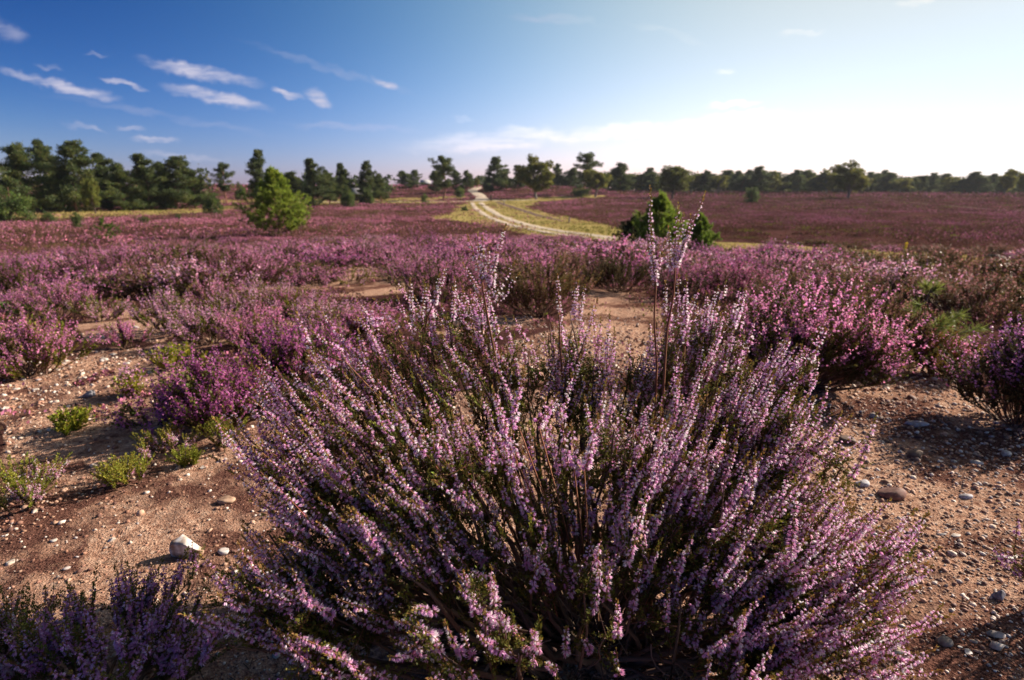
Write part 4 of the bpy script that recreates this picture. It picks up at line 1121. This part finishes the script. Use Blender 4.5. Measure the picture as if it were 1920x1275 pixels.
    C = []; Rd = []
    for x_ in xs:
        Y = rng2.uniform(178, 195) if x_ > 800 else rng2.uniform(105, 118)
        f = max(0, (x_ - 1120) / 860)
        top = (326 + 12 * f if x_ > 1040 else (332 if x_ > 800 else 334)) + rng2.normal(0, 3)
        X = at(x_, 351, Y)[0]; z0 = float(zg(X, Y)); zt = at(x_, top, Y)[2]
        for q in range(6):
            C.append((X + rng2.normal(0, .7), Y + rng2.normal(0, 1.5), z0 + (zt - z0) * (q + .3) / 6)); Rd.append((1.1, 1.1, (zt - z0) / 7))
    clumpfill(g, np.array(C), np.array(Rd), 34, .5, (.035, .05, .022), rng2, .2, (.05, .07, .02))
    C, Rd = [], []
    for x_ in np.arange(-60, 400, 7.):
        Y = rng2.uniform(70, 84); X = at(x_, 351, Y)[0]; z0 = float(zg(X, Y)); zt = at(x_, 326 + 10 * rng2.normal(), Y)[2]
        for q in range(5): C.append((X + rng2.normal(0, .3), Y, z0 + (zt - z0) * (q + .3) / 5)); Rd.append((.5, .5, (zt - z0) / 6))
    clumpfill(g, np.array(C), np.array(Rd), 34, .28, (.045, .06, .022), rng2, .2, (.08, .08, .03))
    tag(g.build('forest', M_CROWN), 'far dark wood filling in behind the single trees', 'forest', kind='stuff')
    # two young pines
    r2 = np.random.default_rng(4)
    g = gp(524, 441); s = (g - CAM) @ FWD / F
    young_pine('young_pine', 120 * s, 70 * s, r2, (.22, .28, .04), 'bright yellow green young pine standing in the purple heather at the left', 1.5, 'pine', (g[0], g[1], float(zg(g[0], g[1]))))
    g = gp(1232, 466); s = (g - CAM) @ FWD / F
    young_pine('young_pine', 100 * s, 54 * s, r2, (.19, .26, .038), 'green young pine behind the tallest flower wand', 1.3, 'pine', (g[0], g[1], float(zg(g[0], g[1]))))
    g = gp(1308, 476); s = (g - CAM) @ FWD / F
    young_pine('young_pine', 72 * s, 36 * s, r2, (.16, .24, .035), 'smaller green pine just right of the tallest wand', 1., 'pine', (g[0], g[1], float(zg(g[0], g[1]))))
    g = gp(1188, 462); s = (g - CAM) @ FWD / F
    young_pine('dark_shrub', 54 * s, 44 * s, r2, (.035, .045, .02), 'dark juniper like shrub left of the green young pine', 1.2, 'shrub', (g[0], g[1], float(zg(g[0], g[1]))))
    g = gp(600, 448); g2 = gp(200, 452); s = (g2 - CAM) @ FWD / F
    young_pine('young_pine', 42 * s, 30 * s, r2, (.12, .19, .03), 'faint light green pine seedling in the heather at the left', .25, 'pine', (g2[0], g2[1], float(zg(g2[0], g2[1]))))
    # sapling at the right: a leggy stem with fuzzy needles on one side
    g = gp(1690, 690); s = (g - CAM) @ FWD / F; base = np.array([g[0], g[1], float(zg(g[0], g[1]))])
    root = empty('pine_sapling', base, label='leggy pine sapling with fuzzy yellow green needles in dark heather at the right', cat='pine'); gt, gc = Geo(), Geo()
    def W(px, py, dy=0): return at(px, py, g[1] + dy) - base
    main = np.array([W(1685, 690), W(1712, 650), W(1730, 600), W(1738, 560), W(1748, 540)])
    gt.tubes(main[None], np.array([[.007, .006, .005, .004, .003]]), np.array([(.13, .10, .08)]), 6)
    tips = [(1722, 625, 1815, 640, .05, 1.), (1722, 630, 1800, 590, 0., 1.), (1720, 640, 1770, 600, -.05, 1.), (1728, 610, 1782, 612, .08, 1.), (1722, 635, 1840, 615, .0, .8), (1715, 650, 1825, 655, -.06, .6),
            (1736, 565, 1722, 570, 0, .25), (1745, 548, 1755, 537, 0, .5), (1745, 548, 1738, 534, .02, .3), (1733, 590, 1700, 573, .02, .1)]
    for a, b, a2, b2, dy, dn in tips:
        P0, P2 = W(a, b), W(a2, b2, dy); P1 = (P0 + P2) / 2 + [0, 0, -.02]
        gt.tubes(bezk(P0[None], P1[None], P2[None], 6), np.linspace(.004, .0015, 6)[None], np.array([(.18, .15, .1)]), 5)
        n = int(300 * dn); t = r2.uniform(.35, 1.02, n); p = bez(np.tile(P0, (n, 1)), np.tile(P1, (n, 1)), np.tile(P2, (n, 1)), t)
        T = unit(P2 - P0); nd = unit(T * .8 + r2.normal(size=(n, 3)) * .6)
        gc.scatter(np.array([(-.025, 0, 0), (.025, 0, 0), (.008, 0, 1), (-.008, 0, 1)]), TRI_F, p, frames(nd, r2), .048 * r2.uniform(.7, 1.2, n), ccol(r2, n, (.17, .20, .045), .15))
    gt.build('trunk', M_BARK, root); gc.build('crown', M_NEEDLE, root)


# ------------------------------------------------------------------ small built things
def box(g, x0, x1, y0, y1, z0, z1, col):
    v = np.array([(x, y, z) for x in (x0, x1) for y in (y0, y1) for z in (z0, z1)])
    f = np.array([(0, 1, 3, 2), (4, 6, 7, 5), (0, 4, 5, 1), (2, 3, 7, 6), (0, 2, 6, 4), (1, 5, 7, 3)])
    g.add(v, f, col)


def built():
    rng = np.random.default_rng(2)
    wood = plant_mat('weathered_wood', 0, .85, .2, .05)
    def hut(px, Y, wpx, label, roofc, rh):
        x = at(px, 351, Y)[0]; z = float(zg(x, Y)); w = wpx * Y / F / 2; root = empty('wooden_hut', (x, Y, z), .25, label, 'hut')
        g = Geo(); box(g, -w, w, -1.3, 1.3, -.3, rh, (.13, .09, .07)); 
        for k in range(9):
            q = -w + 2 * w * (k + .5) / 9; box(g, q - .02, q + .02, -1.33, -1.30, -.3, rh - .03, (.09, .06, .05))
        g.build('wall', wood, root)
        g = Geo(); e = .25; v = np.array([(-w - e, -1.7, rh - .1), (w + e, -1.7, rh - .1), (w + e, 0, rh + .75), (-w - e, 0, rh + .75), (-w - e, 1.7, rh - .1), (w + e, 1.7, rh - .1)])
        v2 = v - [0, 0, .1]; V = np.concatenate([v, v2])
        f = [(0, 1, 2, 3), (3, 2, 5, 4), (7, 6, 9, 8), (8, 9, 10, 11), (0, 6, 7, 1), (4, 5, 11, 10), (0, 3, 9, 6), (3, 4, 10, 9), (1, 7, 8, 2), (2, 8, 11, 5)]
        g.add(V, np.array(f), roofc); g.build('roof', wood, root)
        g = Geo(); box(g, -.4, .4, -1.36, -1.335, -.1, rh * .85, (.05, .035, .03)); g.build('door', wood, root)
    hut(668, 96, 20, 'small brown hut with a pale grey roof among the pines', (.22, .22, .24), 1.3)
    hut(798, 152, 14, 'far hut with a whitish roof on the skyline', (.40, .40, .42), .9)
    def post(px, py, hpx, wd, label, col=(.10, .075, .06)):
        g = gp(px, py); s = (g - CAM) @ FWD / F; h = hpx * s
        G = Geo(); P = np.array([[0, 0, -.1], [0, 0, h * .5], [.01, 0, h * .96], [.01, 0, h]])[None]
        G.tubes(P, np.array([[wd, wd, wd * .95, wd * .3]]), np.array([col]), 8); o = G.build('wooden_post', wood); o.location = (g[0], g[1], float(zg(g[0], g[1])))
        tag(o, label, 'post')
    post(921, 377, 12, .13, 'stout dark post where the tracks cross'); post(945, 386, 9, .06, 'thin grey post beside the dark track', (.2, .17, .15)); post(1067, 418, 11, .05, 'thin post in the grass near the end of the dark track', (.2, .17, .15))
    g = gp(873, 373); root = empty('wooden_barrier', (g[0], g[1], float(zg(g[0], g[1]))), .2, 'low wooden barrier left of the sandy path', 'barrier')
    for q in (-.9, .9):
        G = Geo(); G.tubes(np.array([[q, 0, -.1], [q, 0, .4], [q, 0, .75], [q, 0, .8]])[None], np.array([[.06, .06, .055, .02]]), np.array([(.13, .10, .08)]), 7); G.build('post', wood, root)
    G = Geo(); G.tubes(np.array([[-1.1, -.03, .62], [0, -.03, .60], [1.1, -.03, .63]])[None], np.full((1, 3), .045), np.array([(.14, .11, .09)]), 7); G.build('rail', wood, root)
    # yellow flower stalk
    g = gp(1690, 503); dep = (g - CAM) @ FWD; s = dep / F; base = np.array([g[0], g[1], float(zg(g[0], g[1]))])
    root = empty('yellow_wildflower', base, label='tall stalk of yellow flowers standing above the right heather', cat='wildflower'); h = 48 * s
    G = Geo(); G.tubes(np.array([[0, 0, 0], [.01, 0, h * .5], [.02, 0, h]])[None], np.array([[.005, .004, .002]]), np.array([(.12, .16, .04)]), 5)
    root_s = G.build('stem', M_STEM, root)
    G = Geo(); n = 46; z = h * rng.uniform(.1, .7, n); d = unit(rng.normal(size=(n, 3)) * [1, 1, .3] + [0, 0, .3])
    G.scatter(KITE_V, KITE_F, np.stack([.01 + 0 * z, 0 * z, z], 1), frames(d, rng), np.full(n, .05), ccol(rng, n, (.12, .16, .04))); G.build('foliage', M_LEAF, root)
    G = Geo(); n = 60; z = h * rng.uniform(.62, 1.0, n); d = unit(rng.normal(size=(n, 3)) * [1, 1, .5])
    G.scatter(BELL_V, BELL_F, np.stack([.015 + 0 * z, 0 * z, z], 1), frames(d, rng), rng.uniform(.018, .03, n), ccol(rng, n, (.62, .48, .03), .1)); G.build('blossom', M_PETAL, root)
    # burnt stump
    g = gp(1862, 502); s = (g - CAM) @ FWD / F; v, f = stone_shape(rng, 3, 7, .12); G = Geo(); G.add(v * [18 * s, 14 * s, 12 * s], f, (.02, .018, .022)); o = G.build('tree_stump', M_STONE)
    o.location = (g[0], g[1], float(zg(g[0], g[1])) + 14 * s); tag(o, 'black charred stump low in the right heather', 'stump')


# ------------------------------------------------------------------ sky, sun, camera
def world():
    w = bpy.data.worlds.new('World'); sc.world = w; w.use_nodes = True
    nt = w.node_tree; N, L = nt.nodes, nt.links; N.clear()
    out = N.new('ShaderNodeOutputWorld'); bg = N.new('ShaderNodeBackground'); bg.inputs['Strength'].default_value = SKY
    sky = N.new('ShaderNodeTexSky'); sky.sky_type = 'NISHITA'; sky.sun_disc = False
    sky.sun_elevation = float(SUN_EL); sky.sun_rotation = float(SUN_AZ); sky.altitude = 80
    sky.air_density = 1.0; sky.dust_density = 0.9; sky.ozone_density = 4.0
    tc = N.new('ShaderNodeTexCoord'); sep = N.new('ShaderNodeSeparateXYZ'); L.new(tc.outputs['Generated'], sep.inputs[0])
    def math_(op, a, b=None, c=None):
        m = N.new('ShaderNodeMath'); m.operation = op
        for k, q in enumerate((a, b, c)):
            if q is None: continue
            if isinstance(q, (int, float)): m.inputs[k].default_value = q
            else: L.new(q, m.inputs[k])
        return m.outputs[0]
    # grade the air colour by the angle from the sun and the height above the horizon
    dt = N.new('ShaderNodeVectorMath'); dt.operation = 'DOT_PRODUCT'; L.new(tc.outputs['Generated'], dt.inputs[0])
    dt.inputs[1].default_value = (math.sin(SUN_AZ) * math.cos(SUN_EL), math.cos(SUN_AZ) * math.cos(SUN_EL), math.sin(SUN_EL))
    ca = math_('MAXIMUM', dt.outputs['Value'], -.2); ca2 = math_('MULTIPLY', ca, ca)
    hh = math_('POWER', math_('SUBTRACT', 1.0, math_('MAXIMUM', sep.outputs['Z'], 0.0)), 4.0); cah = math_('MULTIPLY', ca, hh)
    K = [[-5.1, 6.06, 3.684, 3.249, -5.258, -6.562], [-3.616, 3.219, 2.331, 1.534, -2.491, -4.135], [-2.824, 1.315, .397, 1.188, -.669, -1.656]]
    ca3 = math_('MULTIPLY', ca2, ca)
    ssky = N.new('ShaderNodeSeparateColor'); L.new(sky.outputs[0], ssky.inputs[0]); csky = N.new('ShaderNodeCombineColor')
    for q in range(3):
        e = math_('MULTIPLY_ADD', ca, K[q][1], K[q][0] - math.log(SKY * 2 ** EXPO) + SKYG)
        e = math_('MULTIPLY_ADD', ca2, K[q][2], e); e = math_('MULTIPLY_ADD', hh, K[q][3], e); e = math_('MULTIPLY_ADD', cah, K[q][4], e); e = math_('MULTIPLY_ADD', ca3, K[q][5], e)
        L.new(math_('MULTIPLY', math_('EXPONENT', e), ssky.outputs[q]), csky.inputs[q])
    col = csky.outputs[0]
    mx = N.new('ShaderNodeMath'); mx.operation = 'MAXIMUM'; mx.inputs[1].default_value = .02; L.new(sep.outputs['Y'], mx.inputs[0])
    u = N.new('ShaderNodeMath'); u.operation = 'DIVIDE'; L.new(sep.outputs['X'], u.inputs[0]); L.new(mx.outputs[0], u.inputs[1])
    v = N.new('ShaderNodeMath'); v.operation = 'DIVIDE'; L.new(sep.outputs['Z'], v.inputs[0]); L.new(mx.outputs[0], v.inputs[1])
    uv = N.new('ShaderNodeCombineXYZ'); L.new(u.outputs[0], uv.inputs[0]); L.new(v.outputs[0], uv.inputs[1])
    # streaky noise
    mp = N.new('ShaderNodeMapping'); mp.inputs['Rotation'].default_value = (0, 0, R(14)); mp.inputs['Scale'].default_value = (11, 60, 1); L.new(uv.outputs[0], mp.inputs[0])
    nz = noise(N, L, mp.outputs[0], 1.0, 8, .6)
    mp2 = N.new('ShaderNodeMapping'); mp2.inputs['Scale'].default_value = (14, 20, 1); L.new(uv.outputs[0], mp2.inputs[0])
    nd = N.new('ShaderNodeTexNoise'); nd.inputs['Scale'].default_value = 2.2; nd.inputs['Detail'].default_value = 6; L.new(mp2.outputs[0], nd.inputs['Vector'])
    sub = N.new('ShaderNodeVectorMath'); sub.operation = 'SUBTRACT'; sub.inputs[1].default_value = (.5, .5, .5); L.new(nd.outputs['Color'], sub.inputs[0])
    scl = N.new('ShaderNodeVectorMath'); scl.operation = 'SCALE'; scl.inputs['Scale'].default_value = .03; L.new(sub.outputs[0], scl.inputs[0])
    wv = N.new('ShaderNodeVectorMath'); wv.operation = 'ADD'; L.new(uv.outputs[0], wv.inputs[0]); L.new(scl.outputs[0], wv.inputs[1])
    # clouds: picture x, y of centre, half length, half thickness, slope (deg, down to the right), density
    CL = [(110, 160, 105, 13, 13, .95), (375, 135, 108, 15, 10, .9), (405, 183, 92, 15, 12, 1.), (540, 178, 32, 9, 18, .85), (592, 182, 28, 15, 20, .95),
          (230, 157, 42, 7, 12, .7), (722, 157, 26, 9, 22, .85), (292, 261, 45, 8, -3, .7), (178, 102, 24, 5, 8, .35), (88, 125, 26, 6, 10, .35), (160, 240, 42, 7, 10, .35), (245, 242, 28, 6, 0, .4),
          (10, 55, 40, 22, 20, .35), (345, 293, 90, 9, 4, .3), (900, 264, 150, 22, -3, .95), (1000, 250, 80, 16, 2, .8), (1180, 245, 200, 18, -5, .7), (1330, 230, 160, 16, -4, .8), (1505, 60, 42, 8, 0, .6),
          (1375, 197, 50, 8, -4, .7), (1400, 215, 60, 8, -6, .6), (1720, 3, 40, 10, -10, .5), (1040, 38, 90, 9, 4, .25), (1250, 60, 80, 8, 14, .22), (660, 237, 130, 8, 2, .22), (1360, 132, 20, 6, 0, .4),
          (870, 224, 22, 5, 2, .35), (620, 130, 160, 9, 16, .16), (300, 215, 220, 9, 10, .14), (1500, 260, 260, 40, -4, .7)]
    tot = None
    for (px, py, hl, ht, an, dn) in CL:
        d = ray(px, py); u0, v0 = d[0] / d[1], d[2] / d[1]
        e = ray(px + 1, py); k = (e[0] / e[1] - u0)       # size of one picture unit on the projection
        m = N.new('ShaderNodeMapping'); m.vector_type = 'TEXTURE'; m.inputs['Location'].default_value = (u0, v0, 0)
        m.inputs['Rotation'].default_value = (0, 0, -R(an)); m.inputs['Scale'].default_value = (hl * k * 1.25, ht * k * 1.1, 1)
        L.new(wv.outputs[0], m.inputs[0])
        ln = N.new('ShaderNodeVectorMath'); ln.operation = 'LENGTH'; L.new(m.outputs[0], ln.inputs[0])
        mr = N.new('ShaderNodeMapRange'); mr.interpolation_type = 'SMOOTHSTEP'; mr.inputs['From Min'].default_value = 1.0; mr.inputs['From Max'].default_value = 0.25
        mr.inputs['To Max'].default_value = dn; L.new(ln.outputs['Value'], mr.inputs['Value'])
        if tot is None: tot = mr.outputs[0]
        else:
            a = N.new('ShaderNodeMath'); a.operation = 'MAXIMUM'; L.new(tot, a.inputs[0]); L.new(mr.outputs[0], a.inputs[1]); tot = a.outputs[0]
    # erode with the streaks
    er = N.new('ShaderNodeMapRange'); er.inputs['From Min'].default_value = .32; er.inputs['From Max'].default_value = .60; er.inputs['To Min'].default_value = .15; er.inputs['To Max'].default_value = 1.25
    L.new(nz, er.inputs['Value'])
    ml = N.new('ShaderNodeMath'); ml.operation = 'MULTIPLY'; ml.use_clamp = True; L.new(tot, ml.inputs[0]); L.new(er.outputs[0], ml.inputs[1])
    fy = N.new('ShaderNodeMath'); fy.operation = 'GREATER_THAN'; fy.inputs[1].default_value = .03; L.new(sep.outputs['Y'], fy.inputs[0])
    m2 = N.new('ShaderNodeMath'); m2.operation = 'MULTIPLY'; L.new(ml.outputs[0], m2.inputs[0]); L.new(fy.outputs[0], m2.inputs[1])
    # cloud brightness: sunlit vapour
    cc = N.new('ShaderNodeRGB'); cc.outputs[0].default_value = (CLOUD[0], CLOUD[1], CLOUD[2], 1)
    lum = N.new('ShaderNodeMix'); lum.data_type = 'RGBA'; lum.blend_type = 'LIGHTEN'; lum.inputs[0].default_value = 1; L.new(cc.outputs[0], lum.inputs[6])
    sc2 = N.new('ShaderNodeVectorMath'); sc2.operation = 'MULTIPLY'; sc2.inputs[1].default_value = (1.55, 1.3, 1.12); L.new(col, sc2.inputs[0]); L.new(sc2.outputs[0], lum.inputs[7])
    m3 = N.new('ShaderNodeMath'); m3.operation = 'MULTIPLY'; m3.inputs[1].default_value = .85; L.new(m2.outputs[0], m3.inputs[0])
    fin = mixc(N, L, m3.outputs[0], col, lum.outputs[2])
    L.new(fin, bg.inputs['Color']); L.new(bg.outputs[0], out.inputs[0])
    sun = bpy.data.lights.new('sun', 'SUN'); sun.energy = SUNE; sun.angle = R(.5); sun.color = (1, .85, .69)
    so = bpy.data.objects.new('sun', sun); COL.objects.link(so)
    d = np.array([math.sin(SUN_AZ) * math.cos(SUN_EL), math.cos(SUN_AZ) * math.cos(SUN_EL), math.sin(SUN_EL)])
    from mathutils import Vector
    so.rotation_euler = Vector(-d).to_track_quat('-Z', 'Y').to_euler()
    cam = bpy.data.cameras.new('camera'); co = bpy.data.objects.new('camera', cam); COL.objects.link(co)
    cam.lens = 20.0; cam.sensor_width = 36; cam.clip_end = 3000; cam.clip_start = .02
    co.location = tuple(CAM); co.rotation_euler = (R(90) - PITCH, 0, 0)
    cam.dof.use_dof = True; cam.dof.focus_distance = 1.0; cam.dof.aperture_fstop = 5.0; cam.dof.aperture_blades = 7
    sc.camera = co
    sc.view_settings.view_transform = 'Standard'; sc.view_settings.look = 'None'; sc.view_settings.gamma = 1
    sc.view_settings.exposure = EXPO
    sc.cycles.use_denoising = True
    sc.cycles.max_bounces = 5; sc.cycles.diffuse_bounces = 2; sc.cycles.transmission_bounces = 3; sc.cycles.glossy_bounces = 2
    sc.render.film_transparent = False


SKY, SUNE, EXPO, SKYG = .10, 5.0, .9, 0.0
_k = 1 / (SKY * 2 ** EXPO)
CLOUD = (.66 * _k, .64 * _k, .78 * _k)

def haze():
    m, nt, N, L = new_mat('haze_air'); out = N.new('ShaderNodeOutputMaterial'); v = N.new('ShaderNodeVolumePrincipled')
    v.inputs['Density'].default_value = .00018; v.inputs['Color'].default_value = (.80, .87, 1, 1); v.inputs['Anisotropy'].default_value = .3
    L.new(v.outputs[0], out.inputs['Volume'])
    g = Geo(); box(g, -260, 260, -60, 240, -8, 22, (1, 1, 1)); o = g.build('haze', m); tag(o, 'thin haze over the heath', 'haze', kind='stuff')
    sc.cycles.volume_bounces = 0


import time
T0 = time.time()
for fn in (world, build_ground, build_tracks, hero_bush, near_bushes, heath_bushes, carpet, stones, trees, built, haze):
    fn(); print(fn.__name__, round(time.time() - T0, 1), flush=True)
